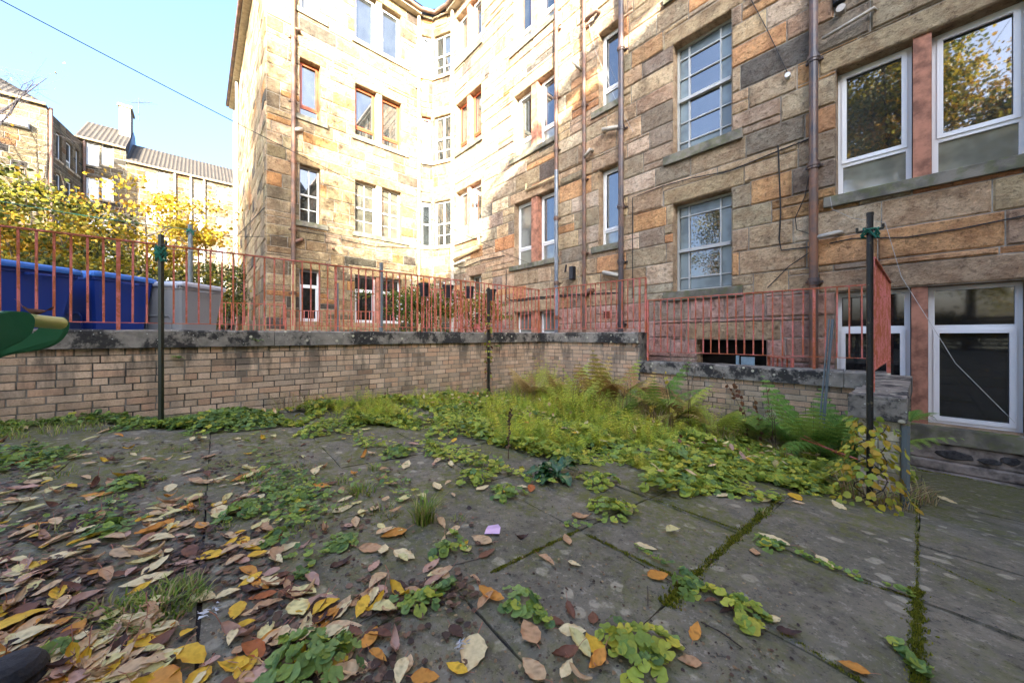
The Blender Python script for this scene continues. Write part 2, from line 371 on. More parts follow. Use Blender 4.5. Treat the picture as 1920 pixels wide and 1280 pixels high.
def window(Fc,s0,s1,z0,z1,style,parent,rev=.17,sill=None,pane_mat=None,far=False):
    """frame is the part, panes and sill are sub-parts"""
    fr=MB(); pn=MB(); pn2=MB(); g=.004; d0=-rev-.05; d1=-rev
    fm=M_white; fw=.055; pm=pane_mat or M_glass; pm2=None
    def fb(a,b,c,d,x=0,y=None): fr.fbox(Fc,a,b,c,d,d0,(d1+x) if y is None else y)
    W=s1-s0; Hh=z1-z0
    def outer(w=None):
        w=w or fw
        fb(s0+g,s0+w,z0+g,z1-g); fb(s1-w,s1-g,z0+g,z1-g); fb(s0+w,s1-w,z0+g,z0+w); fb(s0+w,s1-w,z1-w,z1-g)
    def glass(a,b,c,d,t=pn,dd=-.03): t.face([Fc.P(a,c,d1+dd),Fc.P(b,c,d1+dd),Fc.P(b,d,d1+dd),Fc.P(a,d,d1+dd)])
    def ring(a,b,c,d,w,x):
        fr.fbox(Fc,a,a+w,c,d,d1-.01,d1+x); fr.fbox(Fc,b-w,b,c,d,d1-.01,d1+x); fr.fbox(Fc,a+w,b-w,c,c+w,d1-.01,d1+x); fr.fbox(Fc,a+w,b-w,d-w,d,d1-.01,d1+x)
    i0,i1,k0,k1=s0+fw,s1-fw,z0+fw,z1-fw
    if style in('low','red','lowtilt'):      # small fixed pane below an opening light
        if style=='red': fm=M_red
        zt=z0+Hh*.26 if style=='low' else z0+Hh*.2
        outer(); fb(i0,i1,zt-.025,zt+.025,.0); glass(i0,i1,k0,k1)
        glass(i0,i1,k0,zt,pn2,-.028); pm2=M_lowpane if style!='red' else M_glass
        ring(i0-.012,i1+.012,zt+.02,k1+.012,.05,.018)
    elif style=='top':                       # small light above a big one
        zt=z1-Hh*.30; outer(); fb(i0,i1,zt-.03,zt+.03); glass(i0,i1,k0,k1)
        ring(i0-.012,i1+.012,k0-.012,zt-.02,.05,.018)
    elif style=='plain':
        outer(.06); glass(i0,i1,k0,k1); ring(i0-.01,i1+.01,k0-.01,k1+.01,.045,.015)
    elif style in('sash4','sash2','sash'):
        fm=M_oldwhite; fw=.05; outer(); zm=(z0+z1)/2; fb(i0,i1,zm-.025,zm+.025,.02); glass(i0,i1,k0,k1)
        if style!='sash':
            c=(i0+i1)/2; fb(c-.012,c+.012,k0,k1)
            if style=='sash4':
                for q in(.25,.75): zz=z0+Hh*q; fb(i0,c-.012,zz-.011,zz+.011); fb(c+.012,i1,zz-.011,zz+.011)
            else: zz=z0+Hh*.25; fb(i0,c-.012,zz-.011,zz+.011); fb(c+.012,i1,zz-.011,zz+.011)
    elif style in('stair','stairtall'):
        fm=M_greyframe; fw=.045; outer(); zm=z0+Hh*(.5 if style=='stairtall' else .47); fb(i0,i1,zm-.03,zm+.03,.04); 
        a1=i0+W*.17; a2=i1-W*.17
        for a in(a1,a2): fb(a-.012,a+.012,k0,k1)
        rows=[.12,.3,.70,.88] if style=='stairtall' else [.16,.86]
        for q in rows:
            zz=z0+Hh*q
            for (l,r_) in((i0,a1-.012),(a1+.012,a2-.012),(a2+.012,i1)): fb(l,r_,zz-.01,zz+.01)
        glass(a1,a2,z0+Hh*rows[0],z0+Hh*rows[-1])
        glass(i0,a1,k0,k1,pn2); glass(a2,i1,k0,k1,pn2); glass(a1,a2,k0,z0+Hh*rows[0],pn2); glass(a1,a2,z0+Hh*rows[-1],k1,pn2); pm2=M_frost
    w_=fr.build('window',fm,parent)
    pn.build('pane',pm,w_)
    if pn2.f: pn2.build('lower_pane' if style[0]!='s' else 'patterned_pane',pm2,w_)
    if sill:
        a,b,th,mt=sill; q=MB(); q.fbox(Fc,a,b,z0-th,z0-.002,-rev,.075); q.build('sill',mt,w_,bevel=.008 if not far else 0)
    return w_

tc=FB.P(-4,0); T=thing('tenement_building','long sandstone tenement with a sunlit wing and shaded rear wall beside the patio','building',(tc.x,tc.y,0))
S=3.05
opB=[];jobs=[]
def px_s(Fc,x): return Fc.px(x,600)[0]
ZT=11.45
# level set 2 : pair, bathroom, right pair
l,m1,m2,r=[px_s(FB,x) for x in(964.6,995.4,1007.5,1041)]
for k,(st,pm) in enumerate([('low',M_netting),('low',M_glass),('low',M_glass)]):
    z0,z1=1.97+S*k,3.73+S*k; opB.append((l,r,z0,z1))
    jobs.append((FB,l,m1,z0,z1,st,None,(l-.16,r+.14,.13,M_sill),M_curtain if k==0 else pm)); jobs.append((FB,m2,r,z0,z1,st,None,None,pm if k else M_glass)); jobs.append(('mull',FB,m1,m2,z0,z1))
opB.append((l,r,-1.3,.66)); jobs.append((FB,l,m1,-1.3,.66,'top',None,None,M_curtain)); jobs.append((FB,m2,r,-1.3,.66,'top',None,None,M_curtain)); jobs.append(('mull',FB,m1,m2,-1.3,.66))
l,r=px_s(FB,1123),px_s(FB,1162)
for k in range(3):
    z0,z1=2.0+S*k,3.72+S*k; opB.append((l,r,z0,z1)); jobs.append((FB,l,r,z0,z1,'low' if k else 'lowtilt',None,(l-.17,r+.12,.14,M_sill),[M_glass,M_glass,M_frost][k]))
# right pair
l,m1,m2,r=[px_s(FB,x) for x in(1568,1711,1748,1934)]
for k in range(3):
    z0,z1=1.97+S*k,3.745+S*k; opB.append((l,r,z0,z1)); jobs.append((FB,l,m1,z0,z1,'low',None,(l-.13,r+.2,.15,M_sill),None)); jobs.append((FB,m2,r,z0,z1,'low',None,None,None)); jobs.append(('mull',FB,m1,m2,z0,z1))
l2,m3,m4,r2=[px_s(FB,x) for x in(1566,1708,1741,1926)]
opB.append((l2,r2,-1.09,.615)); jobs.append((FB,l2,m3,-1.09,.615,'top',None,(l2-.1,r2+.3,.2,M_sill),M_darkglass)); jobs.append((FB,m4,r2,-1.09,.615,'top',None,None,M_darkglass)); jobs.append(('mull',FB,m3,m4,-1.09,.615))
# further windows to the right, outside the picture
for s_ in (3.6,6.6):
    for k in range(4): z0,z1=1.97+S*(k-1),3.73+S*(k-1); opB.append((s_,s_+.8,z0,z1)); jobs.append((FB,s_,s_+.8,z0,z1,'low',None,(s_-.15,s_+.95,.14,M_sill),None))
# stair windows
l,r=px_s(FB,1262.5),px_s(FB,1372)
for k,(z0,z1,st) in enumerate([(.83,2.49,'stair'),(3.42,5.50,'stairtall'),(6.5,8.55,'stairtall')]):
    opB.append((l,r,z0,z1)); jobs.append((FB,l,r,z0,z1,st,None,(l-.17,r+.17,.17,M_sill),M_glass))
# pair near the corner
l,m1,m2,r=[px_s(FB,x) for x in(855.8,875,880.6,903.3)]
for k in range(3):
    z0,z1=3.27+S*k,min(4.97+S*k,11.05); st='low' if k!=1 else 'red'
    opB.append((l,r,z0,z1)); jobs.append((FB,l,m1,z0,z1,st,None,(l-.1,r+.08,.13,M_sill),None)); jobs.append((FB,m2,r,z0,z1,st,None,None,None)); jobs.append(('mull',FB,m1,m2,z0,z1))
opB.append((m2,r,.35,1.97)); jobs.append((FB,m2,r,.35,1.97,'sash2',None,None,None))
# cellar opening
ca,cb=px_s(FB,1306.5),px_s(FB,1437.5); opB.append((ca,cb,-.85,-.065))
sB0=px_s(FB,850); sR=10.3
stone_wall(FB,sB0,sR,-2.6,ZT,opB,11,T)
# wing front
opC=[]
l=px_s(FC,561.5); r=px_s(FC,600.5); sl=(l-.13,r+.2,.15,M_sill)
for k,st in enumerate(['sash2','red','plain']):
    z0,z1=3.3+S*k,4.95+S*k; opC.append((l,r,z0,z1)); jobs.append((FC,l,r,z0,z1,st,None,sl,M_glass if k<2 else M_netting))
opC.append((l,r,.42,1.93)); jobs.append((FC,l,r,.42,1.93,'top',None,None,M_darkglass))
l,m1,m2,r=[px_s(FC,x) for x in(665.5,706,716.5,752.5)]
for k,st in enumerate(['sash4','red','plain']):
    z0,z1=3.3+S*k,4.95+S*k; opC.append((l,r,z0,z1)); jobs.append((FC,l,m1,z0,z1,st,None,(l-.1,r+.25,.15,M_sill),M_netting if k==0 else None)); jobs.append((FC,m2,r,z0,z1,st,None,None,M_netting if k==0 else None)); jobs.append(('mulls',FC,m1,m2,z0,z1))
opC.append((l,r,.42,1.93)); jobs.append((FC,l,m1,.42,1.93,'top',None,None,M_darkglass)); jobs.append((FC,m2,r,.42,1.93,'top',None,None,M_darkglass)); jobs.append(('mull',FC,m1,m2,.42,1.93))
tC1=px_s(FC,785)
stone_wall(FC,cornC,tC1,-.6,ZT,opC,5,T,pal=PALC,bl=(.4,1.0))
# gable flank of the wing
opS=[(-5.0,-4.4,4.9,6.2),(-5.0,-4.4,8.0,9.2)]
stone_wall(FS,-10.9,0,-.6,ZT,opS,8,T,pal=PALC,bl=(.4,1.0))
for o in opS: jobs.append((FS,*o,'plain',None,None,None))
# curved corner bay in flat facets
pa=FC.O+N2*tC1; pb=FB.O+E2*sB0; pm_=(pa+pb)/2+Vector((-.16,.25,0))*1.0
for q,(A_,B_) in enumerate([(pa,pm_),(pm_,pb)]):
    r_=(B_-A_); L_=r_.length; Fx=Face(A_,r_); op=[]
    a,b=(.10,L_-.07) if q==0 else (.07,L_-.08)
    for k in range(3):
        z0,z1=3.22+S*k,min(4.83+S*k,10.8); op.append((a,b,z0,z1)); jobs.append((Fx,a,b,z0,z1,['sash','red','plain'][k] if q==0 else 'sash2',None,(a-.06,b+.06,.12,M_dress),M_glass))
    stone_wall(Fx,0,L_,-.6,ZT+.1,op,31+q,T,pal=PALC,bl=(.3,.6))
for j in jobs:
    if j[0]in('mull','mulls'):
        mb=MB(); mb.fbox(j[1],j[2]+.004,j[3]-.004,j[4],j[5],-.19,-.012); mb.build('mullion',M_mull if j[0]=='mull' else M_dress,T)
    else: window(*j[:6],T,sill=j[7],pane_mat=j[8],rev=.17 if j[0] in(FB,FC) else .08)
# interiors seen as darkness behind the cellar opening, with a pale board
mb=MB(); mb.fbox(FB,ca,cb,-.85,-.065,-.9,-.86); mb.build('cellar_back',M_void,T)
mb=MB(); mb.fbox(FB,px_s(FB,1380),px_s(FB,1406),-.75,-.36,-.3,-.27); mb.fbox(FB,px_s(FB,1370),px_s(FB,1376),-.75,-.34,-.31,-.28); mb.build('cellar_board',simple('pale_blue_board',(.35,.5,.6),.7),T)
# off-picture wing on the right that shades the court, roofs and inside
mb=MB(); P=FB.P
def prism(mb,Fc,pts,z0,z1,m=0):  # pts (s,d)
    n=len(pts); b=[Fc.P(a,z0,d) for a,d in pts]; t=[Fc.P(a,z1,d) for a,d in pts]
    mb.face(list(reversed(b)),None,m); mb.face(t,None,m)
    for i in range(n): mb.face([b[i],b[(i+1)%n],t[(i+1)%n],t[i]],None,m)
FR=Face(FB.O+E2*sR,-N2)
opR=[]
for a in (2.0,5.2,8.4,11.6,15,19,22.5):
    for k in range(4): opR.append((a,a+.85,.4+S*k,2.1+S*k))
opR=[o for o in opR if o[3]<ZT-1.5 or o[1]<12]; stone_wall(FR,0,13.2,-2.6,ZT,[o for o in opR if o[1]<13],77,T,pal=PALD,name='wing_wall'); stone_wall(FR,13.2,26,-2.6,ZT-1.15,[o for o in opR if o[0]>13.2],78,T,pal=PALD,name='wing_wall')
for o in opR: window(FR,*o,'low',T)
prism(mb,FB,[(sR+.4,-.3),(sR+.4,13.2),(sR+8,13.2),(sR+8,-.3)],-2.6,ZT); prism(mb,FB,[(sR+.4,13.2),(sR+.4,25.9),(sR+8,25.9),(sR+8,13.2)],-2.6,ZT-1.17)
mb.build('wing_block',simple('plain_sandstone',(.4,.33,.22),.9,.3,2),T)
# inner dark body so nothing shows through, and roofs
mb=MB(); prism(mb,FB,[(-10.1,-.5),(sR,-.5),(sR,-10),(-10.1,-10)],-2.6,ZT-.2); mb.build('inner_body',M_void,T)
mb=MB(); prism(mb,FC,[(cornC+.5,-.5),(tC1+.3,-.5),(tC1+1,-10.5),(cornC+.5,-10.5)],-.6,ZT-.2); mb.build('inner_body',M_void,T)
mb=MB()
ov=.32
def roof_quad(a,b,c,d): mb.face([a,b,c,d])
# rear roof over B, wing roof over C, hipped
P=FB.P; roof_quad(P(sB0-.3,ZT+.12,ov),P(sR+6,ZT+.12,ov),P(sR+6,ZT+3.6,-5),P(-14,ZT+3.6,-5))
roof_quad(P(-16,ZT+.12,-10.5),P(sR+6,ZT+.12,-10.5),P(sR+6,ZT+3.6,-5),P(-14,ZT+3.6,-5))
Q=FC.P; roof_quad(Q(cornC-ov,ZT+.12,ov),Q(tC1+.2,ZT+.12,ov),Q(tC1+4.5,ZT+3.6,-5.3),Q(cornC+4,ZT+3.6,-5.3))
roof_quad(Q(cornC-ov,ZT+.12,-11),Q(cornC-ov,ZT+.12,ov),Q(cornC+4,ZT+3.6,-5.3),Q(cornC+4,ZT+3.6,-6))
mb.face([Q(tC1+.2,ZT+.12,ov),P(sB0-.3,ZT+.12,ov),P(-14,ZT+3.6,-5),Q(tC1+4.5,ZT+3.6,-5.3)])
U=FR.P; roof_quad(U(-.5,ZT+.12,ov),U(13.5,ZT+.12,ov),U(11,ZT+3,-4),U(-.5,ZT+3,-4)); roof_quad(U(-.5,ZT+.12,-8),U(13.5,ZT+.12,-8),U(11,ZT+3,-4),U(-.5,ZT+3,-4))
mb.build('roof',M_roof,T)
# eaves board and gutters
mb=MB()
def gutter(pts,r=.07): mb.tube([(p.x,p.y,p.z) for p in pts],r,8)
g0=ZT+.02
gutter([FS.P(-10.9,g0,.30),FS.P(.30,g0,.30),FC.P(cornC,g0,.30),FC.P(tC1-.05,g0,.28),Vector((*((pa+pm_)/2-N2*.05+Vector((.12,-.24,0))).xy,g0+H)),Vector((*(pm_+Vector((.12,-.26,0))).xy,g0+H)),Vector((*((pm_+pb)/2+Vector((-.02,-.25,0))).xy,g0+H)),FB.P(sB0+.05,g0,.28),FB.P(sR,g0,.28)])
mb.build('gutter',M_gutter,T,smooth=True)
mb=MB(); mb.fbox(FB,sB0-.1,sR,ZT-.10,ZT+.05,0,.24); mb.fbox(FC,cornC-.24,tC1,ZT-.10,ZT+.05,0,.24); mb.fbox(FS,-10.9,0,ZT-.10,ZT+.05,0,.24); mb.fbox(FS,-11.3,-10.7,.5,ZT+.1,-.2,.05); mb.build('eaves_board',simple('eaves_paint',(.35,.30,.22),.8),T)
# chimneys
for (s_,d_) in ((-11.3,-6.5),(2,-5)):
    mb=MB(); mb.fbox(FB,s_,s_+1.8,ZT+1,ZT+4.6,d_-.5,d_); mb.fbox(FB,s_-.08,s_+1.88,ZT+4.6,ZT+4.75,d_-.58,d_+.08); c_=mb.build('chimney',M_dress,T)
    mb=MB(); 
    for k in range(4): p=FB.P(s_+.3+k*.4,ZT+4.75,d_-.25); mb.tube([p,p+Vector((0,0,.45))],.12,10)
    mb.build('chimney_pots',simple('clay_pot',(.45,.2,.1),.8),c_)
# downpipes
def downpipe(Fc,x,r,mat,z0,z1,off=.11,collars=None,mat2=None,zs=None):
    s_=px_s(Fc,x); mb=MB(); ctr=[(z0,z1,0)] if zs is None else [(z0,zs,1),(zs,z1,0)]
    for a,b,m in ctr: mb.tube([Fc.P(s_,a,off),Fc.P(s_,b,off)],r,12,m=m)
    for z in collars or []:
        mb.tube([Fc.P(s_,z-.05,off),Fc.P(s_,z+.05,off)],r*1.28,12); mb.fbox(Fc,s_-r*1.9,s_+r*1.9,z-.012,z+.012,0,.06)
        mb.tube([Fc.P(s_,z-.015,off),Fc.P(s_,z+.015,off)],r*1.5,12)
    return mb.build('downpipe',[mat,mat2 or mat],T,smooth=False)
downpipe(FC,548.5,.055,M_pipe_br,-.5,ZT,.12,[1.2,3.0,4.9,6.6,8.4,10.2],M_pipe_cr,2.0)
downpipe(FC,783,.055,M_pipe_cr,-.5,ZT,.1,[1.6,3.4,5.2,7.0,8.8,10.6])
downpipe(FB,853,.06,M_pipe_wh,-.5,ZT,.1,[1.8,3.6,5.2,7.0,8.8],M_pipe_wh)
downpipe(FB,1048,.048,M_pipe_br,-2,ZT,.10,[.45,1.3,2.9,4.6,5.9,7.6,9.4],M_pipe_gr,4.1)
downpipe(FB,1100,.042,M_pipe_br,-2,ZT,.10,[-.15,1.9,3.6,5.3,7.1,9])
downpipe(FB,1170,.055,M_pipe_pu,-2,ZT,.12,[.25,1.55,2.7,4.35,6.0,7.8])
downpipe(FB,1528,.052,M_pipe_pu,-2,ZT,.12,[.78,2.45,3.98,5.6],M_pipe_br,2.4)
downpipe(FS,449,.05,M_pipe_wh,-.5,ZT,.1,[1.5,3.5,5.5,7.5])
# flues, branch pipes and wall lamps
def branch(Fc,pts,r,mat,name='waste_pipe'):
    mb=MB(); mb.tube([Fc.P(*p) for p in pts],r,10); return mb.build(name,mat,T,smooth=True)
def pp(Fc,x,y,d): a,z=Fc.px(x,y); return (a,z,d)
branch(FB,[pp(FB,1135,247,.0),pp(FB,1137,248,.13),pp(FB,1166,243,.13)],.045,M_pipe_wh)
branch(FB,[pp(FB,1136,512,.0),pp(FB,1138,512,.13),pp(FB,1166,518,.13)],.048,M_pipe_wh)
branch(FB,[pp(FB,1112,284,.0),pp(FB,1114,285,.15),pp(FB,1103,297,.13)],.04,M_pipe_wh)
branch(FB,[pp(FB,1091,133,.0),pp(FB,1092,133,.2),pp(FB,1086,125,.22)],.035,M_pipe_wh)
branch(FB,[pp(FB,1124,26,.0),pp(FB,1125,27,.15),pp(FB,1105,44,.12)],.05,M_pipe_br)
branch(FB,[pp(FB,1644,22,.0),pp(FB,1640,24,.1),pp(FB,1544,82,.12)],.022,M_pipe_wh)
branch(FB,[pp(FB,1578,437,.0),pp(FB,1574,438,.1),pp(FB,1534,448,.12)],.032,M_pipe_wh)
branch(FB,[pp(FB,989,346,.05),pp(FB,989,358,.06),pp(FB,1046,333,.09)],.028,M_pipe_cr)
branch(FB,[pp(FB,901,442,.08),pp(FB,903,465,.09),pp(FB,853,489,.1)],.045,M_pipe_cr)
branch(FB,[pp(FB,873,489,.0),pp(FB,871,490,.1),pp(FB,853,499,.1)],.035,M_pipe_wh)
branch(FB,[pp(FB,1112,545,.0),pp(FB,1110,545,.1),pp(FB,1100,555,.1)],.06,M_pipe_br)
branch(FB,[pp(FB,902,366,.0),pp(FB,898,362,.25)],.07,M_pipe_wh,'flue')
branch(FC,[pp(FC,562,63,.0),pp(FC,560,61,.1),pp(FC,550,58,.12)],.04,M_pipe_br)
branch(FC,[pp(FC,566,243,.0),pp(FC,560,245,.1),pp(FC,550,247,.12)],.05,M_pipe_wh)
branch(FC,[pp(FC,567,449,.0),pp(FC,562,451,.1),pp(FC,551,456,.12)],.05,M_pipe_br)
branch(FC,[pp(FC,624,467,.0),pp(FC,623,467,.14)],.035,M_pipe_br,'flue')
for xx,yy in((1118,652),): 
    a,z=FB.px(1210,650)
mb=MB(); a,z=FB.px(1212,652); mb.tube([FB.P(a,z,0),FB.P(a,z,.16)],.10,16,cap=False); mb.tube([FB.P(a,z,.03),FB.P(a,z,.05)],.07,16,m=1); mb.build('soil_pipe_end',[M_pipe_wh,M_void],T)
mb=MB(); a,z=FB.px(1139,590); mb.fbox(FB,a-.08,a+.08,z-.08,z+.08,0,.035)
for i in range(3):
    for j in range(3): mb.fbox(FB,a-.062+i*.044,a-.03+i*.044,z-.062+j*.044,z-.03+j*.044,.036,.04,m=1)
mb.build('air_brick',[simple('red_terracotta',(.35,.09,.05),.85),M_void],T)
mb=MB(); a,z=FB.px(1077,512); mb.fbox(FB,a-.06,a+.06,z-.16,z+.15,.02,.14); mb.build('wall_box',M_black,T,bevel=.015)
mb=MB(); a,z=FB.px(1063,503); mb.tube([FB.P(a-.02,z-.1,.05),FB.P(a+.02,z+.08,.05)],.02,8); mb.build('wall_hook',M_black,T)
a,z=FB.px(1479,146); mb=MB(); mb.tube([FB.P(a,z,0),FB.P(a,z,.1)],.035,10); mb.build('cable_holder',M_white,T)
a,z=FB.px(1578,22); mb=MB(); mb.tube([FB.P(a,z-.02,.0),FB.P(a,z-.02,.12)],.05,12); mb.tube([FB.P(a-.02,z+.1,.05),FB.P(a-.02,z+.4,.05)],.07,8,m=1); mb.build('wall_vent',[M_pipe_wh,M_black],T)
# cables on the wall
def cable(Fc,pxs,r=.007,mat=None,d=.04,name='cable'):
    mb=MB(); pts=[]
    for x,y in pxs: a,z=Fc.px(x,y); pts.append(Fc.P(a,z,d))
    mb.tube(pts,r,5); return mb.build(name,mat or M_cable,T)
cable(FB,[(951,506),(951,557),(960,563),(1010,557),(1045,555),(1090,552),(1160,549)],.014)
cable(FB,[(1188,560),(1188,372),(1245,350),(1300,335),(1370,322),(1460,285),(1520,262)],.009)
cable(FB,[(1460,275),(1462,320),(1465,400),(1462,450),(1466,470),(1525,463)],.010)
cable(FB,[(1556,457),(1600,448),(1700,446),(1800,430),(1925,405)],.008)
cable(FB,[(1408,0),(1440,60),(1478,140)],.006)
cable(FB,[(1440,540),(1480,500),(1525,470)],.007)
cable(FB,[(1520,320),(1510,370),(1492,410),(1495,432),(1520,440)],.006)
cable(FB,[(851,498),(870,502),(905,488),(948,480)],.014)
cable(FC,[(552,432),(600,440),(650,452),(700,462),(780,466)],.009)
cable(FB,[(1558,372),(1562,395),(1600,412),(1660,420),(1690,520),(1740,600),(1790,680),(1850,740),(1900,790)],.003,M_wcable,.09)
cable(FB,[(1107,48),(1120,100),(1155,185),(1190,250)],.003,M_wcable,.06)
cable(FS,[(425,500),(449,440),(499,390)],.012)

# plinth under the right windows: rough rendered stone
mb=MB(); rnd=random.Random(3); a0=l2-1.3
mb.fbox(FB,a0,r2+6,-1.5,-1.295,0,.045); mb.fbox(FB,a0,r2+6,-1.62,-1.5,0,.075); mb.fbox(FB,a0,r2+6,-2.2,-1.62,0,.14)
mb.build('plinth',simple('rendered_plinth',(.20,.17,.15),.95,.45,6,.9),T,bevel=.02)
rub=simple('dark_rubble',(.05,.048,.05),.95,.4,20,.9)
for x,y,w_,h_ in((1790,852,.15,.055),(1855,864,.09,.035),(1893,863,.07,.045),(1760,880,.12,.03),(1905,890,.12,.03)):
    mb=MB(); a,z=FB.px(x,y); n=12; c=[FB.P(a+w_*math.cos(t*6.283/n)*rnd.uniform(.8,1.1),z+h_*math.sin(t*6.283/n)*rnd.uniform(.8,1.1),.046) for t in range(n)]
    c2=[p+FB.N*.02+(FB.P(a,z,.046)-p)*.25 for p in c]; mb.face(c2)
    for i in range(n): mb.face([c[i],c[(i+1)%n],c2[(i+1)%n],c2[i]])
    mb.build('bare_stone',rub,T)

# ------------------------------------------------------------------ ground
mb=MB(); mb.face([(-600,-600,H-2.6),(600,-600,H-2.6),(600,600,H-2.6),(-600,600,H-2.6)]); mb.build('ground',M_ground,kind='structure')
# joints from the photograph, as p (A lines) and q (B lines)
def pq(v): return v.x*P2.x+v.y*P2.y, v.x*A2.x+v.y*A2.y
pl=sorted([pq(G(1005,1030))[0],pq(G(1358,1030))[0],pq(G(1719,1060))[0]])
ql=sorted([pq(G(1180,1042))[1],pq(G(1300,965))[1],pq(G(1560,1062))[1]])
P_l=[pl[0]-k*.78 for k in range(7,0,-1)]+pl+[pl[2]+k*.8 for k in range(1,14)]
Q_l=[ql[0]-k*.72 for k in range(16,0,-1)]+ql+[ql[2]+k*.74 for k in range(1,8)]
mb=MB(); rnd=random.Random(12)
def inside(p,q):
    if p<-5.2: return False
    if p<-3.2: return q<5.2
    if p<-.4: return q<5.45
    return (P2*p+A2*q).dot(N2)<D+.3
for i in range(len(P_l)-1):
    for j in range(len(Q_l)-1):
        p0,p1,q0,q1=P_l[i],P_l[i+1],Q_l[j],Q_l[j+1]
        if not inside((p0+p1)/2,(q0+q1)/2) and not inside(p1-.05,q0+.05): continue
        g=rnd.uniform(.0015,.0045); dz=rnd.uniform(-.004,.004); tx=rnd.uniform(-.0008,.0008); n=9
        sk=[rnd.uniform(-.012,.012) for _ in range(4)]
        base=len(mb.v); grid=[]
        for a in range(n+1):
            for b in range(n+1):
                p=p0+g+sk[0]*0+(p1-p0-2*g)*a/n; q=q0+g+(q1-q0-2*g)*b/n
                e=min(a,n-a,b,n-b); p+=rnd.uniform(-.004,.004) if e==0 else 0; q+=rnd.uniform(-.004,.004) if e==0 else 0; v=PQ(p,q); v.z+=dz+tx*(a-n/2)-(.006 if e==0 else 0)
                mb.v.append(tuple(v))
        for a in range(n):
            for b in range(n):
                mb.f.append((base+a*(n+1)+b,base+(a+1)*(n+1)+b,base+(a+1)*(n+1)+b+1,base+a*(n+1)+b+1)); mb.c.append(None); mb.m.append(0)
        ring_=[(a,0) for a in range(n+1)]+[(n,b) for b in range(1,n+1)]+[(a,n) for a in range(n-1,-1,-1)]+[(0,b) for b in range(n-1,0,-1)]
        ids=[base+a*(n+1)+b for a,b in ring_]; low=[]
        for k in ids: x,y,z=mb.v[k]; low.append(len(mb.v)); mb.v.append((x,y,z-.05))
        for k in range(len(ids)): k2=(k+1)%len(ids); mb.f.append((ids[k2],ids[k],low[k],low[k2])); mb.c.append(None); mb.m.append(0)
pav=mb.build('patio_paving',M_paving,kind='structure')
mb=MB(); ps=np.arange(-5.35,9,.5); qs=np.arange(-12,9,.5)
for p in ps:
    for q in qs:
        if not (inside(p+.25,q+.25) or inside(p+.4,q+.1)): continue
        vs_=[PQ(p,q),PQ(p+.5,q),PQ(p+.5,q+.5),PQ(p,q+.5)]; mb.face([v-Vector((0,0,.016)) for v in vs_])
mb.build('patio_soil',M_soil,kind='structure')

# upper yard behind the retaining wall
K1=P2*-5.387+A2*5.34; K2=P2*-3.18+A2*5.566; K3=P2*-.25+A2*5.85; K0=P2*-5.387+A2*-9
ZY=-.10
def sn(s_,n_): v=E2*s_+N2*n_; return (v.x,v.y)
poly=[K0.xy[:],K1.xy[:],K2.xy[:],sn(K2.dot(E2)-.1,5.85),sn(-11.6,5.85),sn(-11.6,60),sn(-90,60),sn(-90,-40),]
def slab(name,poly,z0,z1,mat):
    mb=MB(); t=[(x,y,z1+H) for x,y in poly]; b=[(x,y,z0+H) for x,y in poly]
    mb.face(t)
    for i in range(len(poly)): j=(i+1)%len(poly); mb.face([b[i],t[i],t[j],b[j]])
    return mb.build(name,mat,kind='structure')
# keep the yard just behind the wall's inner face
kk=[(K0-P2*.25).xy[:],(K1+A2*.1-P2*.25).xy[:],(K2+A2*.15).xy[:]]
slab('upper_yard',[kk[0],kk[1],kk[2]]+poly[3:],-2.5,ZY,M_concrete)

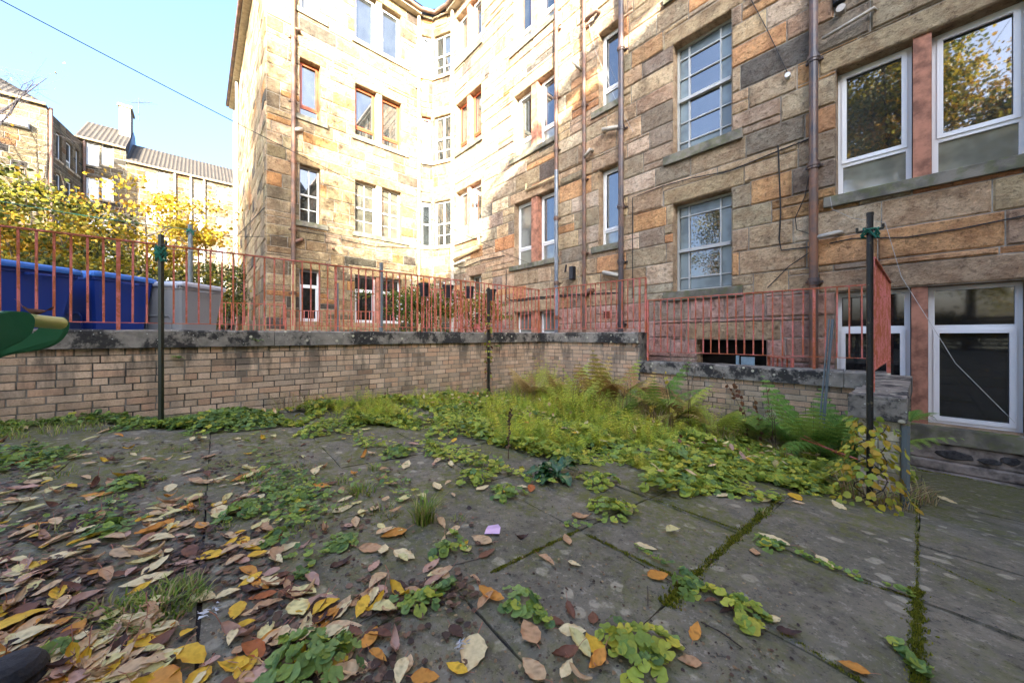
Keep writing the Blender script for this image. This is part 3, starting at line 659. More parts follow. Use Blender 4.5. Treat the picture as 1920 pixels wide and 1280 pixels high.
# ------------------------------------------------------------------ brick retaining walls
BP=[(.60,.43,.29),(.55,.39,.26),(.63,.47,.33),(.57,.37,.24),(.46,.35,.25)]
def brick_wall(A_,B_,ztop,zbot,label,thick=.3,seed=1,cop=.19,hdr0=0,coplen=.9,both=True):
    """A_ to B_ seen left to right; face on the viewer's side"""
    Fc=Face(A_,B_-A_); L=(B_-A_).length; rnd=random.Random(seed)
    o=thing('brick_wall',label,'wall',(A_.x,A_.y,H+zbot))
    mb=MB(); mb.fbox(Fc,0,L,zbot,ztop-cop,-thick,-.001,None,1)
    z=ztop-cop-.075; row=0
    while z>zbot-.075:
        hdr=(row%4==0); step=.1125 if hdr else .225; s=-rnd.choice([0,.05,.1125]) if not hdr else -.056
        while s<L:
            a,b=max(s,0)+.005,min(s+step,L)-.005
            if b-a>.02:
                c=rnd.choice(BP); k=rnd.uniform(.85,1.12); 
                if rnd.random()<.04: k*=.6
                c=tuple(x*k for x in c); t=.004+rnd.uniform(0,.003); e=.003
                q=[Fc.P(a,z+.005),Fc.P(b,z+.005),Fc.P(b,z+.07),Fc.P(a,z+.07)]; i=[Fc.P(a+e,z+.005+e,t),Fc.P(b-e,z+.005+e,t),Fc.P(b-e,z+.07-e,t),Fc.P(a+e,z+.07-e,t)]
                mb.face(i,c)
                for w_ in range(4): mb.face([q[w_],q[(w_+1)%4],i[(w_+1)%4],i[w_]],c)
            s+=step
        z-=.075; row+=1
    mb.build('brickwork',[M_brick,M_bmortar],o)
    s=0; 
    while s<L-.01:
        w_=rnd.uniform(coplen*.8,coplen*1.15); b=min(s+w_,L)
        if L-b<.3: b=L
        mb=MB(); ov=.05+rnd.uniform(-.004,.004); n=max(2,int((b-s)/.12)); pro=[]
        hv=[rnd.uniform(-.006,.006) for _ in range(n+1)]
        for i in range(n+1):
            a=s+.003+(b-s-.006)*i/n; t=ztop+hv[i]; 
            pro.append([Fc.P(a,ztop-cop,ov),Fc.P(a,t-.018,ov+rnd.uniform(-.003,.003)),Fc.P(a,t,ov-.02),Fc.P(a,t+.004,-thick/2),Fc.P(a,t,-thick-.03),Fc.P(a,ztop-cop,-thick-.05)])
        for i in range(n):
            for k in range(6): k2=(k+1)%6; mb.face([pro[i][k],pro[i+1][k],pro[i+1][k2],pro[i][k2]])
        mb.face(list(reversed(pro[0]))); mb.face(pro[-1])
        mb.build('coping_stone',M_coping,o); s=b
    return o
brick_wall(K0,K1,.065,-2.2,'long buff brick retaining wall with blackened stone coping below the bins')
brick_wall(K1,K2,.065,-2.4,'short return of buff brick wall behind the bracken, coping at eye level',seed=2)
W3a=K2+A2*.02; brick_wall(W3a,K3+P2*.0,-.43,-2.4,'low buff brick wall with dark coping in front of the cellar opening',seed=3)
# pillar / wall end facing the camera
pe=P2*-.45+A2*3.72
o=thing('brick_pillar','pale painted brick wall end with a thick mossy capstone beside the black pole','pillar',(pe.x,pe.y,gz(pe.x,pe.y)))
Fp=Face(pe,P2); mb=MB(); rnd=random.Random(4)
zb=gz(pe.x,pe.y)-H-.1
mb.fbox(Fp,.12,.34,zb,-.61,-2.1,-.001,(.3,.28,.22),0)
z=-.685
while z>zb:
    for k,(a,b) in enumerate([(.12,.225),(.225,.335)] if int(z*40)%2 else [(.12,.335)]):
        mb.fbox(Fp,a+.004,b-.004,z+.005,z+.07,-.001,.006,tuple(x*rnd.uniform(.9,1.1) for x in (.56,.52,.38)))
    # flank bricks along the wall that runs to the building
    y=-.01
    while y>-2.0:
        p0=Fp.P(.34,z+.005,y-.215); p1=Fp.P(.34,z+.005,y); q=Fp.r*.006; up=Vector((0,0,.065))
        mb.face([p1+q,p0+q,p0+q+up,p1+q+up],(.36,.32,.22)); y-=.225
    z-=.075
mb.build('brickwork',M_brick,o)
mb=MB()
def capstone(mb,a,b,z0,z1,d0,d1,n=5):
    # grooved top
    P=Fp.P
    mb.fbox(Fp,a,b,z0,z1-.03,d0,d1)
    for k in range(n):
        x0=d1+(d0-d1)*k/n; x1=d1+(d0-d1)*(k+1)/n-.006
        mb.fbox(Fp,a+.004,b-.004,z1-.032,z1-.03+rnd.uniform(.015,.032),x1,x0)
capstone(mb,.07,.37,-.61,-.43,-.42,.07); mb.build('capstone',M_coping,o,bevel=.006)
mb=MB(); mb.fbox(Fp,.09,.36,-.61,-.44,-2.1,-.43); mb.build('coping_stone',M_coping,o,bevel=.006)
mb=MB(); a=Fp.P(.37,-.6,.05); mb.tube([Fp.P(.36,-.63,.03),Fp.P(.36,zb,.03)],.022,6); mb.build('downpipe',M_polegrey,o)

# ------------------------------------------------------------------ railings
def railing(A_,B_,zc,ztop,label,spacing=.105,ends=(True,True),bot=.075,post_every=2.1,bar=.008,grp=None,thick=.012):
    Fc=Face(A_,B_-A_); L=(B_-A_).length; o=thing('railing',label,'railing',(A_.x,A_.y,zc+H),grp)
    rnd=random.Random(int(L*1000))
    mb=MB(); mb.fbox(Fc,-.01,L+.01,ztop-.014,ztop,-.020,.020); mb.build('top_rail',M_rail,o)
    mb=MB(); mb.fbox(Fc,0,L,zc+bot-.004,zc+bot+.004,-.014,.014); mb.build('bottom_rail',M_rail,o)
    n=int(L/spacing); pe_=max(2,int(post_every/spacing)); 
    for i in range(n+1):
        s=min(L,i*L/n); post=(i%pe_==0 and (i>0 or ends[0])) or (i==n and ends[1])
        if i==n and not ends[1]: continue
        if i==0 and not ends[0]: continue
        mb=MB(); r=bar; lean=rnd.uniform(-.004,.004)
        if post: mb.fbox(Fc,s-.014,s+.014,zc-.01,ztop-.012,-.014,.014); mb.build('post',M_rail,o)
        else:
            P=Fc.P; b=zc+bot; t=ztop-.013
            mb.box8([P(s-r+lean,b,r),P(s+r+lean,b,r),P(s+r+lean,b,-r),P(s-r+lean,b,-r),P(s-r,t,r),P(s+r,t,r),P(s+r,t,-r),P(s-r,t,-r)])
            mb.build('baluster',M_rail,o)
    return o
Zr=1.0
off=P2*-.12
railing(P2*-5.5+A2*-2.9,P2*-5.5+A2*5.42,.065,1.02,'tall faded red railing on the long wall in front of the blue bins',ends=(True,True))
railing(P2*-5.42+A2*5.46,P2*-3.14+A2*5.70,.065,1.02,'faded red railing on the short return wall by the downpipes',ends=(False,True))
railing(P2*-3.10+A2*5.70,P2*-.28+A2*5.98,-.43,.62,'long pink and rust railing on the low wall below the stair window',ends=(True,True),bot=.16)
railing(P2*-.27+A2*3.95,P2*-.27+A2*5.9,-.43,.62,'pink railing panel end-on above the mossy capstone',ends=(True,True),bot=.16,spacing=.10)
# inner railings in the upper yard
def yardpt(x,Y): return Vector(((x-960)/F*Y,Y,0))
railing(yardpt(412,8.3),yardpt(535,8.9),ZY,.80,'low rusty railing in the yard at the wing corner, left of the cream pipe',grp=None,bot=.06)
railing(yardpt(536,9.0),yardpt(770,9.6),ZY,.66,'lowest rusty railing in front of the wing basement windows',bot=.06)
railing(yardpt(772,6.9),yardpt(940,8.35),ZY,.97,'inner rusty railing carrying the black plant pots',bot=.06)
railing(yardpt(120,13.5),yardpt(420,17.0),ZY,1.75,'tall dark rusty fence below the yellow trees',spacing=.16,bot=.1)
# small red railings in the light well
railing(FB.O+E2*(px_s(FB,1452))-N2*.35,FB.O+E2*(px_s(FB,1505))-N2*.75,-1.5,-.30,'short red stair railing down in the light well',spacing=.09,bot=.1)
# handrail with red knob at right of the plants
mb=MB(); a=yardpt(893,7.1); b=yardpt(916,6.9)
mb.tube([(a.x,a.y,H+.17),(b.x,b.y,H-.05)],.02,8); mb.box(a.x-.05,a.x+.05,a.y-.02,a.y+.02,H+.14,H+.24)
tag(mb.build('broken_gate_bar',M_rail),'red painted bar leaning by the ivy covered post','bar')

# ------------------------------------------------------------------ poles and lines
def pole(x,yb,yt,r,mat,label,g=None,seg=10,Y=None,arm=None,square=False):
    if Y is None: b=G(x,yb); Y=b.y
    else: b=Vector(((x-960)/F*Y,Y,ZY+H))
    top=H+(HZ-yt)/F*Y; o=thing('clothes_pole',label,'pole',tuple(b),g)
    mb=MB()
    if square: mb.box(b.x-r,b.x+r,b.y-r,b.y+r,b.z-.1,top)
    else: mb.tube([(b.x,b.y,b.z-.1),(b.x,b.y,top)],r,seg); mb.tube([(b.x,b.y,top-.01),(b.x,b.y,top+.012)],r*1.1,seg)
    mb.build('post',mat,o)
    if arm:
        mb=MB(); z=top-arm[0]; w_=arm[1]*.7
        mb.tube([(b.x-w_,b.y+.02,z),(b.x+w_,b.y-.02,z+.02)],.008,6)
        mb.tube([(b.x-w_,b.y+.02,z),(b.x-w_,b.y+.02,z+.03)],.008,6); mb.tube([(b.x+w_,b.y-.02,z+.02),(b.x+w_,b.y-.02,z+.05)],.008,6)
        mb.build('hook_arm',mat,o)
    return o,b,top
def poleY(x,Y,yt,*a,**k):
    X=(x-960)/F*Y; y=HZ-(gz(X,Y)-H)*F/Y; return pole(x,y,yt,*a,**k)
def rope_coil(o,b,z0,z1,r,seed=1,n=60):
    rnd=random.Random(seed); pts=[]
    for i in range(n): t=i*.9; pts.append((b.x+math.cos(t)*(r+rnd.uniform(0,.02)),b.y+math.sin(t)*(r+rnd.uniform(0,.02)),z0+(z1-z0)*rnd.random()))
    mb=MB(); mb.tube(pts,.006,5); mb.build('rope_knot',M_rope,o)
o1,b1,t1=pole(302,800,440,.015,M_polegreen,'mossy dark square clothes pole in front of the brick wall by the grey bin',square=True,arm=(.115,.10))
rope_coil(o1,b1,t1-.26,t1-.10,.03)
o2,b2,t2=poleY(916,6.45,541,.026,M_pole,'slim black clothes pole wrapped in yellowing ivy near the wall corner')
o3,b3,t3=poleY(1631,2.42,402,.018,M_pole,'black clothes pole in front of the mossy capstone',arm=(.12,.10),seg=14)
rope_coil(o3,b3,t3-.17,t3-.08,.028,5,24)
o4,b4,t4=pole(357,0,422,.045,M_polegrey,'grey clothes pole with green rope behind the grey bin',Y=8.3,arm=(.16,.22)); rope_coil(o4,b4,t4-.25,t4-.1,.06,3)
o5,b5,t5=pole(715,0,494,.035,M_polegrey,'blue grey pole standing in the yard before the wing windows',Y=7.0)
o6,b6,t6=pole(632,0,532,.03,M_polegrey,'short pale green pole left of the blue grey pole',Y=7.6)
def line(p,q,sag,r,mat,label,n=24):
    p,q=Vector(p),Vector(q); mb=MB(); pts=[]
    for i in range(n+1): t=i/n; v=p.lerp(q,t); v.z-=sag*4*t*(1-t); pts.append(v)
    mb.tube(pts,r,5); return tag(mb.build('washing_line',mat),label,'line')
def ray(x,y,Y): return Vector(((x-960)/F*Y,Y,H+(HZ-y)/F*Y))
a_,z_=FB.px(1000,496)
line(ray(-160,-85,3.2),FB.P(a_,z_,.08),.12,.0055,M_cable,'long dark line crossing the sky to the rear wall')
line(ray(-60,366,6.0),ray(357,430,8.3),.05,.008,M_rope,'green rope strung from the left to the grey pole')
line((b1.x,b1.y,t1-.1),(b4.x,b4.y,t4-.15),.0,.004,M_wcable,'pale cord between the two left poles') if False else None
line((b1.x,b1.y,t1-.12),ray(392,470,5.2),.02,.004,M_wcable,'frayed pale cord trailing from the mossy pole')
line((b4.x,b4.y,t4-.15),FC.P(px_s(FC,548),FC.px(548,440)[1],.1),.1,.006,M_cable,'thin dark cord from the grey pole to the cream pipe')

# ------------------------------------------------------------------ bins
def bin_(x0,x1,ytop,Y,ang,body,lid,label,w=1.3):
    cx=(x0+x1)/2; X=(cx-960)/F*Y; o=thing('wheelie_bin',label,'bin',(X,Y,H+ZY),'large communal bins behind the long wall')
    h=(HZ-ytop)/F*Y-ZY; d=.85; wb=w*.84; bz=.12
    def ringp(wd,dp,z,c=.055):
        a,b=wd/2,dp/2; return [(-a+c,-b),(a-c,-b),(a-c*.3,-b+c*.3),(a,-b+c),(a,b-c),(a-c,b),(-a+c,b),(-a,b-c),(-a,-b+c),(-a+c*.3,-b+c*.3)],z
    def loft(levels,mat,name,par):
        mb=MB(); rs=[[Vector((X+p[0],Y+p[1],H+ZY+z)) for p in pts] for pts,z in levels]
        n=len(rs[0])
        for i in range(len(rs)-1):
            for k in range(n): mb.face([rs[i][k],rs[i][(k+1)%n],rs[i+1][(k+1)%n],rs[i+1][k]])
        mb.face(list(reversed(rs[0]))); mb.face(rs[-1]); return mb.build(name,mat,par)
    bd=loft([ringp(wb,d*.8,bz),ringp(wb*1.02,d*.83,bz+.25),ringp(w*.97,d*.97,h-.12),ringp(w*1.0,d,h-.10),ringp(w*1.0,d,h-.05)],body,'body',o)
    ld=loft([ringp(w*1.05,d*1.06,h-.055),ringp(w*1.06,d*1.07,h-.02),ringp(w*1.05,d*1.05,h+.01),ringp(w*.98,d*.95,h+.03)],lid,'lid',o)
    mb=MB(); 
    for sx in(-1,1):
        mb=MB(); mb.tube([(X+sx*w*.5,Y-.1,H+ZY+h-.12),(X+sx*(w*.5+.06),Y-.1,H+ZY+h-.12),(X+sx*(w*.5+.06),Y+.1,H+ZY+h-.12),(X+sx*w*.5,Y+.1,H+ZY+h-.12)],.015,6); mb.build('side_handle',body,o)
    
    mb=MB(); f=Y-d*.42
    mb.tube([(X-.24,f,H+ZY+.16),(X-.24,f-.012,H+ZY+.40),(X-.2,f-.015,H+ZY+.45),(X+.2,f-.015,H+ZY+.45),(X+.24,f-.012,H+ZY+.40),(X+.24,f,H+ZY+.16)],.012,6); mb.build('moulded_rib',body,o)
    mb=MB()
    for k in (-.42,-.14,.14,.42): mb.box(X+k*w-.03,X+k*w+.03,Y-d*.53-.015,Y-d*.53+.03,H+ZY+h-.09,H+ZY+h-.03)
    mb.build('lid_catch',lid,o)
    for sx in(-1,1):
        for sy in(-1,1):
            mb=MB(); mb.tube([(X+sx*wb*.4-.02,Y+sy*.28,H+ZY+.09),(X+sx*wb*.4+.02,Y+sy*.28,H+ZY+.09)],.09,14); mb.build('wheel',M_black,o)
    for q in [o]: q.rotation_euler=(0,0,ang)
    return o
bin_(-125,105,501,4.7,R(-8),M_blue,M_bluelid,'big dark blue bin with bright blue lid at the left edge',w=1.42)
bin_(118,250,520,5.75,R(-6),M_blue,M_bluelid,'dark blue bin between the larger blue bin and the grey bin',w=1.10)
bin_(285,390,537,6.5,R(-5),M_grey,M_greylid,'light grey bin right of the mossy pole',w=1.02)

# pots hanging on the inner railing
def pot(x,y,Y,label):
    X=(x-960)/F*Y; z=H+(HZ-y)/F*Y; o=thing('plant_pot',label,'pot',(X,Y,z-.13),'black pots hung on the inner railing')
    mb=MB(); n=16; prof=[(.075,-.13),(.10,.08),(.118,.08),(.12,.12),(.108,.12),(.1,.09)]
    for i in range(len(prof)-1):
        for k in range(n):
            t0,t1=2*math.pi*k/n,2*math.pi*(k+1)/n
            q=[(X+prof[i][0]*math.cos(t0),Y+prof[i][0]*math.sin(t0),z+prof[i][1]),(X+prof[i][0]*math.cos(t1),Y+prof[i][0]*math.sin(t1),z+prof[i][1]),(X+prof[i+1][0]*math.cos(t1),Y+prof[i+1][0]*math.sin(t1),z+prof[i+1][1]),(X+prof[i+1][0]*math.cos(t0),Y+prof[i+1][0]*math.sin(t0),z+prof[i+1][1])]
            mb.face(q)
    mb.face([(X+.075*math.cos(-2*math.pi*k/n),Y+.075*math.sin(-2*math.pi*k/n),z-.13) for k in range(n)])
    mb.build('pot_body',M_black,o,smooth=True)
    mb=MB(); mb.tube([(X,Y,z+.05),(X,Y,z+.07)],.098,14); mb.build('soil',M_soil,o)
pot(796,543,6.85,'leftmost black pot on the inner railing'); pot(840,546,7.2,'second black pot from the left on the inner railing')
pot(880,548,7.55,'third black pot from the left on the inner railing'); pot(921,553,7.95,'black pot partly hidden behind the ivy covered pole')

# ------------------------------------------------------------------ far terrace
FARP=[(tuple(x*.36 for x in c),w_) for c,w_ in PALC]
def far_building(label,Fc,s0,s1,zb,zt,cols,seed,name='terrace_building',roof=True,pal=FARP,depth=9,eave_over=.3,roofh=3.4,hip=0):
    c=Fc.P((s0+s1)/2,0,0); o=thing(name,label,'building',(c.x,c.y,zb+H))
    op=[]
    for (a,b,zs,h,st,pm) in cols:
        for z in zs: op.append((a,b,z,z+h))
    stone_wall(Fc,s0,s1,zb,zt,op,seed,o,pal=pal,ch=(.35,.5),bl=(.6,1.5),mat=M_stone_far,joint=.012,reveal=.2)
    for (a,b,zs,h,st,pm) in cols:
        for z in zs: window(Fc,a,b,z,z+h,st,o,rev=.12,pane_mat=pm,sill=(a-.15,b+.15,.15,M_dress),far=True)
    mb=MB(); prism(mb,Fc,[(s0,-.4),(s1,-.4),(s1,-depth),(s0,-depth)],zb,zt-.1); mb.build('body',simple('plain_far_stone',(.42,.35,.24),.9,.3,1),o)
    if roof:
        mb=MB(); P=Fc.P; e=eave_over
        mb.face([P(s0,zt+.05,e),P(s1,zt+.05,e),P(s1-hip,zt+roofh,-depth/2),P(s0,zt+roofh,-depth/2)])
        mb.face([P(s1,zt+.05,-depth-e),P(s0,zt+.05,-depth-e),P(s0,zt+roofh,-depth/2),P(s1-hip,zt+roofh,-depth/2)])
        mb.face([P(s1,zt+.05,e),P(s1,zt+.05,-depth-e),P(s1-hip,zt+roofh,-depth/2)]); mb.face([P(s0,zt+.05,-depth-e),P(s0,zt+.05,e),P(s0,zt+roofh,-depth/2)])
        mb.build('roof',M_roof,o)
        mb=MB(); mb.tube([P(s0,zt+.02,e),P(s1,zt+.02,e)],.09,6); mb.build('gutter',M_pipe_cr,o)
    return o
DF=46.4; FF=Face(-E2*DF,N2)
def fs(x): return px_s(FF,x)
def fz(x,y): return FF.px(x,y)[1]
e1=fz(200,272); e2=fz(330,325)
wz=[e2-2.4-3.05*k for k in range(5)]
cols=[]
for (a,b) in((272,292),(296,316)): cols.append((fs(a),fs(b),[fz(a,356)-3.05*k*1.0 for k in range(5)],1.75,'plain',M_curtain))
cols.append((fs(364),fs(379),[fz(364,372)-3.05*k for k in range(4)],1.6,'plain',M_frost))
cols.append((fs(405),fs(424),[fz(405,376)+.0-3.05*k+.0 for k in range(5)],1.5,'sash4',M_curtain)); cols.append((fs(405),fs(424),[fz(405,407)-.2],1.4,'sash4',M_curtain))
far1=far_building('far sunlit terrace with a brown tiled roof and white sash windows, right of the chimney',FF,fs(236.5),fs(470),-.5,e2,cols[:3]+[cols[3]],101)
cols=[]
for (a,b) in((161,186),(190,213)): cols.append((fs(a),fs(b),[fz(a,308)-3.05*k for k in range(5)],2.0,'plain',M_curtain))
far2=far_building('far terrace with a higher roof and paired windows, left of the chimney',FF,fs(141),fs(236),-.5,e1,cols,102)
# chimney gable between the two roofs
cs=fs(236); mb=MB(); mb.fbox(FF,cs-.75,cs-.02,e1-.1,e1+5.1,-5.0,-3.0); mb.fbox(FF,cs-.85,cs+.1,e1+5.1,e1+5.3,-5.1,-2.9); ch=mb.build('chimney',simple('chimney_render',(.26,.21,.15),.9),far2)
mb=MB(); P=FF.P; mb.face([P(cs+.02,e2-.2,.3),P(cs+.02,e1+3.6,-4.6),P(cs+.02,e1+3.6,-6),P(cs+.02,e2-.2,-9.6)]); mb.build('slate_cheek',M_lead,far2)
mb=MB(); c=P(cs+.5,e1+4.4,-3.5); mb.tube([c,c+Vector((0,0,2.2))],.03,5)
for k in range(7): q=c+Vector((-.9+.3*k,.2,1.9)); mb.tube([q-N2*.5,q+N2*.5],.015,4)
mb.tube([c+Vector((-1,.2,1.9)),c+Vector((1,.2,1.9))],.02,4); mb.build('aerial',M_cable,far2)
# nearer projecting wing at the far left and its shaded corner bay
DW=41.0; FW=Face(-E2*DW,N2); w1=px_s(FW,88); w0=px_s(FW,-90); ez=FW.px(88,200)[1]
far3=far_building('pale sunlit blank end wing of the far terrace at the left edge',FW,w0,w1,-.5,ez,[],103,hip=5,pal=FARP)
mb=MB(); 
a_,z_=FW.px(10,227); mb.fbox(FW,a_-.8,a_+1.0,z_-.2,z_+.2,0,.5); mb.build('wall_lamp',M_white,far3)
A_=FW.O+N2*w1; B_=FF.O+N2*fs(156); Fy=Face(A_,B_-A_); Ly=(B_-A_).length
cols=[(Ly*.22,Ly*.36,[ez-3.2-3.05*k for k in range(4)],2.0,'plain',M_darkglass),(Ly*.48,Ly*.66,[ez-3.2-3.05*k for k in range(4)],2.0,'low',M_darkglass),(Ly*.76,Ly*.86,[ez-3.2-3.05*k for k in range(4)],2.0,'plain',M_curtain)]
far4=far_building('shaded corner bay of the far terrace between the end wing and the paired windows',Fy,0,Ly,-.5,ez-.2,cols,104,roof=False,depth=3,pal=FARP)
mb=MB(); mb.tube([Fy.P(.1,-.5,.15),Fy.P(.1,ez,.15)],.1,8); mb.tube([Fy.P(Ly-.3,-.5,.15),Fy.P(Ly-.3,ez,.15)],.09,8); mb.build('downpipe',M_pipe_br,far4)
for xx in(328,358,383): mb=MB(); s_=fs(xx); mb.tube([FF.P(s_,-.5,.15),FF.P(s_,fz(xx,HZ-(HZ-300)) if False else e2,.15)],.09,8); mb.build('downpipe',M_pipe_wh,far1)

# garden wall in yard behind the grey bin
mb=MB(); a=yardpt(404,15); b=yardpt(447,16); Fg=Face(a,b-a); mb.fbox(Fg,-.5,(b-a).length+1,-.3,1.25,-.4,0); mb.fbox(Fg,-.6,(b-a).length+1,1.25,1.5,-.5,.1)
tag(mb.build('garden_wall',M_coping,bevel=.03),'mossy stone garden wall between the grey bin and the wing','wall')

# ------------------------------------------------------------------ foliage builders (numpy)
rg=np.random.default_rng(5)
def rotm(yaw,tilt,az):
    """leaf frame: tilt away from vertical towards azimuth az, then yaw spin; arrays -> (n,3,3)"""
    cy,sy=np.cos(yaw),np.sin(yaw); z0=np.zeros_like(yaw); o1=np.ones_like(yaw)
    Rz=np.stack([np.stack([cy,-sy,z0],-1),np.stack([sy,cy,z0],-1),np.stack([z0,z0,o1],-1)],-2)
    ax=np.stack([-np.sin(az),np.cos(az),z0],-1); c,s=np.cos(tilt),np.sin(tilt)
    K=np.zeros((len(yaw),3,3)); K[:,0,1]=-ax[:,2];K[:,0,2]=ax[:,1];K[:,1,0]=ax[:,2];K[:,1,2]=-ax[:,0];K[:,2,0]=-ax[:,1];K[:,2,1]=ax[:,0]
    Rt=np.eye(3)[None]+s[:,None,None]*K+(1-c)[:,None,None]*(K@K)
    return Rt@Rz
def place(tv,tf,pos,rot,scale,col,colv=None):
    """template verts (k,3), faces (m,f) copied n times"""
    n=len(pos); v=np.einsum('nij,kj->nki',rot,tv)*scale[:,None,None]+pos[:,None,:]
    f=tf[None]+ (np.arange(n)*len(tv))[:,None,None]
    c=np.repeat(col[:,None,:],len(tv),1)
    if colv is not None: c=c*colv[None,:,:]
    return v.reshape(-1,3),f.reshape(-1,tf.shape[1]),c.reshape(-1,3)
def merge(parts):
    V=[];Fs=[];C=[];o=0
    for v,f,c in parts: V.append(v);Fs.append(f+o);C.append(c);o+=len(v)
    return np.concatenate(V),np.concatenate(Fs),np.concatenate(C)
def lobed(n=5,pts=20,cup=.18,notch=.16):
    ang=np.linspace(-math.pi*.93,math.pi*.93,pts); r=1-notch*np.abs(np.sin(ang*n/2*1.0))**1.5; r*=.9+.1*np.cos(ang)
    v=[(0,0,0)]; 
    v+= [(math.cos(a)*q*.5,math.sin(a)*q*.5,cup*.1+.03*math.cos(n*a)) for a,q in zip(ang,r)]
    v+= [(math.cos(a)*q,math.sin(a)*q,cup*(.5+.5*math.cos(n*a))*.8) for a,q in zip(ang,r)]
    f=[]
    for i in range(pts-1): f+=[(0,1+i,2+i),(1+i,1+pts+i,2+pts+i),(1+i,2+pts+i,2+i)]
    c=np.ones((len(v),3)); c[1+pts:]*=np.array([1.08,1.04,.9]); c[0]*=.8
    return np.array(v),np.array(f),c
LOB=lobed()
GREENS=np.array([(.36,.44,.07),(.28,.39,.07),(.46,.50,.08),(.19,.29,.06),(.13,.23,.08),(.55,.50,.07),(.24,.36,.11)])
def greens(n,w=None,pal=GREENS): 
    i=rg.choice(len(pal),n,p=None if w is None else np.array(w)/sum(w)); return pal[i]*rg.uniform(.75,1.2,(n,1))
W_LIME=[4,3,3,1.5,.7,1,1]; W_DARK=[1,2,.4,3,3,.2,3]
def lobed_leaves(pos,w,size=(.015,.030),tilt=.55,az=None):
    n=len(pos); t=np.abs(rg.normal(0,tilt,n)); a=rg.uniform(0,6.28,n) if az is None else az+rg.normal(0,.5,n)
    return place(LOB[0],LOB[1],pos,rotm(rg.uniform(0,6.28,n),t,a),rg.uniform(*size,n),greens(n,w),LOB[2])
def clump_mesh(name,r,n,h,w):
    a=rg.uniform(0,6.28,n); q=np.sqrt(rg.uniform(0,1,n)); rr=r*q*(1+.25*np.sin(3*a+1))
    z=h*(1-q**2)*rg.uniform(.35,1,n)+.012
    pos=np.stack([rr*np.cos(a),rr*np.sin(a),z],-1)
    v,f,c=lobed_leaves(pos,w,az=a)
    return v,f,c
def me_from(name,v,f,c,mat):
    o=np_mesh(name,v,f,mat,c); return o
def gzv(X,Y): return np.array([gz(x,y) for x,y in zip(X,Y)])
def in_poly(x,y,poly):
    ins=False; j=len(poly)-1
    for i in range(len(poly)):
        xi,yi=poly[i]; xj,yj=poly[j]
        if (yi>y)!=(yj>y) and x<(xj-xi)*(y-yi)/(yj-yi)+xi: ins=not ins
        j=i
    return ins
WORLD_OK=lambda X,Y:(X*P2.x+Y*P2.y>-5.3) and ((X*A2.x+Y*A2.y)<5.2 if X*P2.x+Y*P2.y<-3.2 else ((X*A2.x+Y*A2.y)<5.5 or X*P2.x+Y*P2.y>-.2))
def patch(X,Y): return math.sin(X*3.1+1.3*math.sin(Y*2.3))*math.cos(Y*3.7+X)+.5*math.sin(X*7.9+Y*6.1)
def sample(polypx,n,by='px',pt=None):
    """points on the patio inside a region given as the outline of the plants in the photograph"""
    gp=[G(x,y) for x,y in polypx]; gp=[(p.x,p.y) for p in gp]; xs=[p[0] for p in gp]; ys=[p[1] for p in gp]; out=[]; k=0
    while len(out)<n and k<n*60:
        k+=1; X,Y=rg.uniform(min(xs),max(xs)),rg.uniform(min(ys),max(ys))
        if in_poly(X,Y,gp) and WORLD_OK(X,Y) and (pt is None or patch(X,Y)+rg.normal(0,.3)>pt): out.append((X,Y))
    if not out: return np.zeros((0,3))
    a=np.array(out); return np.column_stack([a,gzv(a[:,0],a[:,1])])

# continuous low cover of lobed leaves
def hump(p,amp=.06): return amp*(.5+.5*np.sin(p[:,0]*5.1+1)*np.cos(p[:,1]*4.3))
parts=[]
band=[(560,800),(640,765),(760,760),(930,790),(1040,838),(1180,850),(1250,860),(1200,930),(1300,935),(1410,900),(1500,925),(1590,915),(1720,905),(1650,840),(1500,790),(1400,800),(1200,790),(1000,760),(900,740),(700,745),(520,775),(480,800)]
p=sample(band,9000,pt=-.75); p[:,2]+=hump(p,.16)*rg.uniform(.2,1,len(p)); parts.append(lobed_leaves(p,W_LIME,(.022,.045)))
p=sample([(1240,850),(1200,925),(1290,935),(1400,895),(1490,925),(1560,915),(1560,850),(1420,820),(1280,820)],2600); p[:,2]+=hump(p,.2)*rg.uniform(.3,1,len(p)); parts.append(lobed_leaves(p,W_LIME,(.022,.046)))
p=sample([(-40,835),(60,800),(200,795),(320,808),(460,800),(520,790),(520,772),(300,785),(0,798),(-60,800)],3000); p[:,2]+=hump(p,.14)*rg.uniform(.2,1,len(p)); parts.append(lobed_leaves(p,W_DARK,(.018,.036)))
p=sample([(-40,905),(60,880),(120,850),(60,835),(-60,850)],160); p[:,2]+=rg.uniform(.01,.05,len(p)); parts.append(lobed_leaves(p,W_DARK,(.015,.03)))
p=sample([(640,800),(740,800),(930,835),(1050,870),(1260,880),(1240,840),(1000,800),(860,765),(700,770)],4200,pt=-.3); p[:,2]+=hump(p,.14)*rg.uniform(.2,1,len(p)); parts.append(lobed_leaves(p,W_LIME,(.02,.042)))
v,f,c=merge(parts); tag(np_mesh('ground_cover',v,f,M_leaf,c),'continuous mat of lobed lime and green leaves along the walls','ground cover',kind='stuff')

fr=sample([(430,830),(600,830),(760,850),(900,880),(1080,930),(1250,960),(1420,950),(1600,930),(1700,900),(1500,850),(1200,850),(900,800),(600,790)],2600,pt=.45); fr[:,2]+=rg.uniform(.01,.05,len(fr))
v,f,c=lobed_leaves(fr,W_LIME,(.014,.03),.4); tag(np_mesh('ground_cover',v,f,M_leaf,c),'ragged outlying patches of lobed leaves spreading over the slabs','ground cover',kind='stuff')
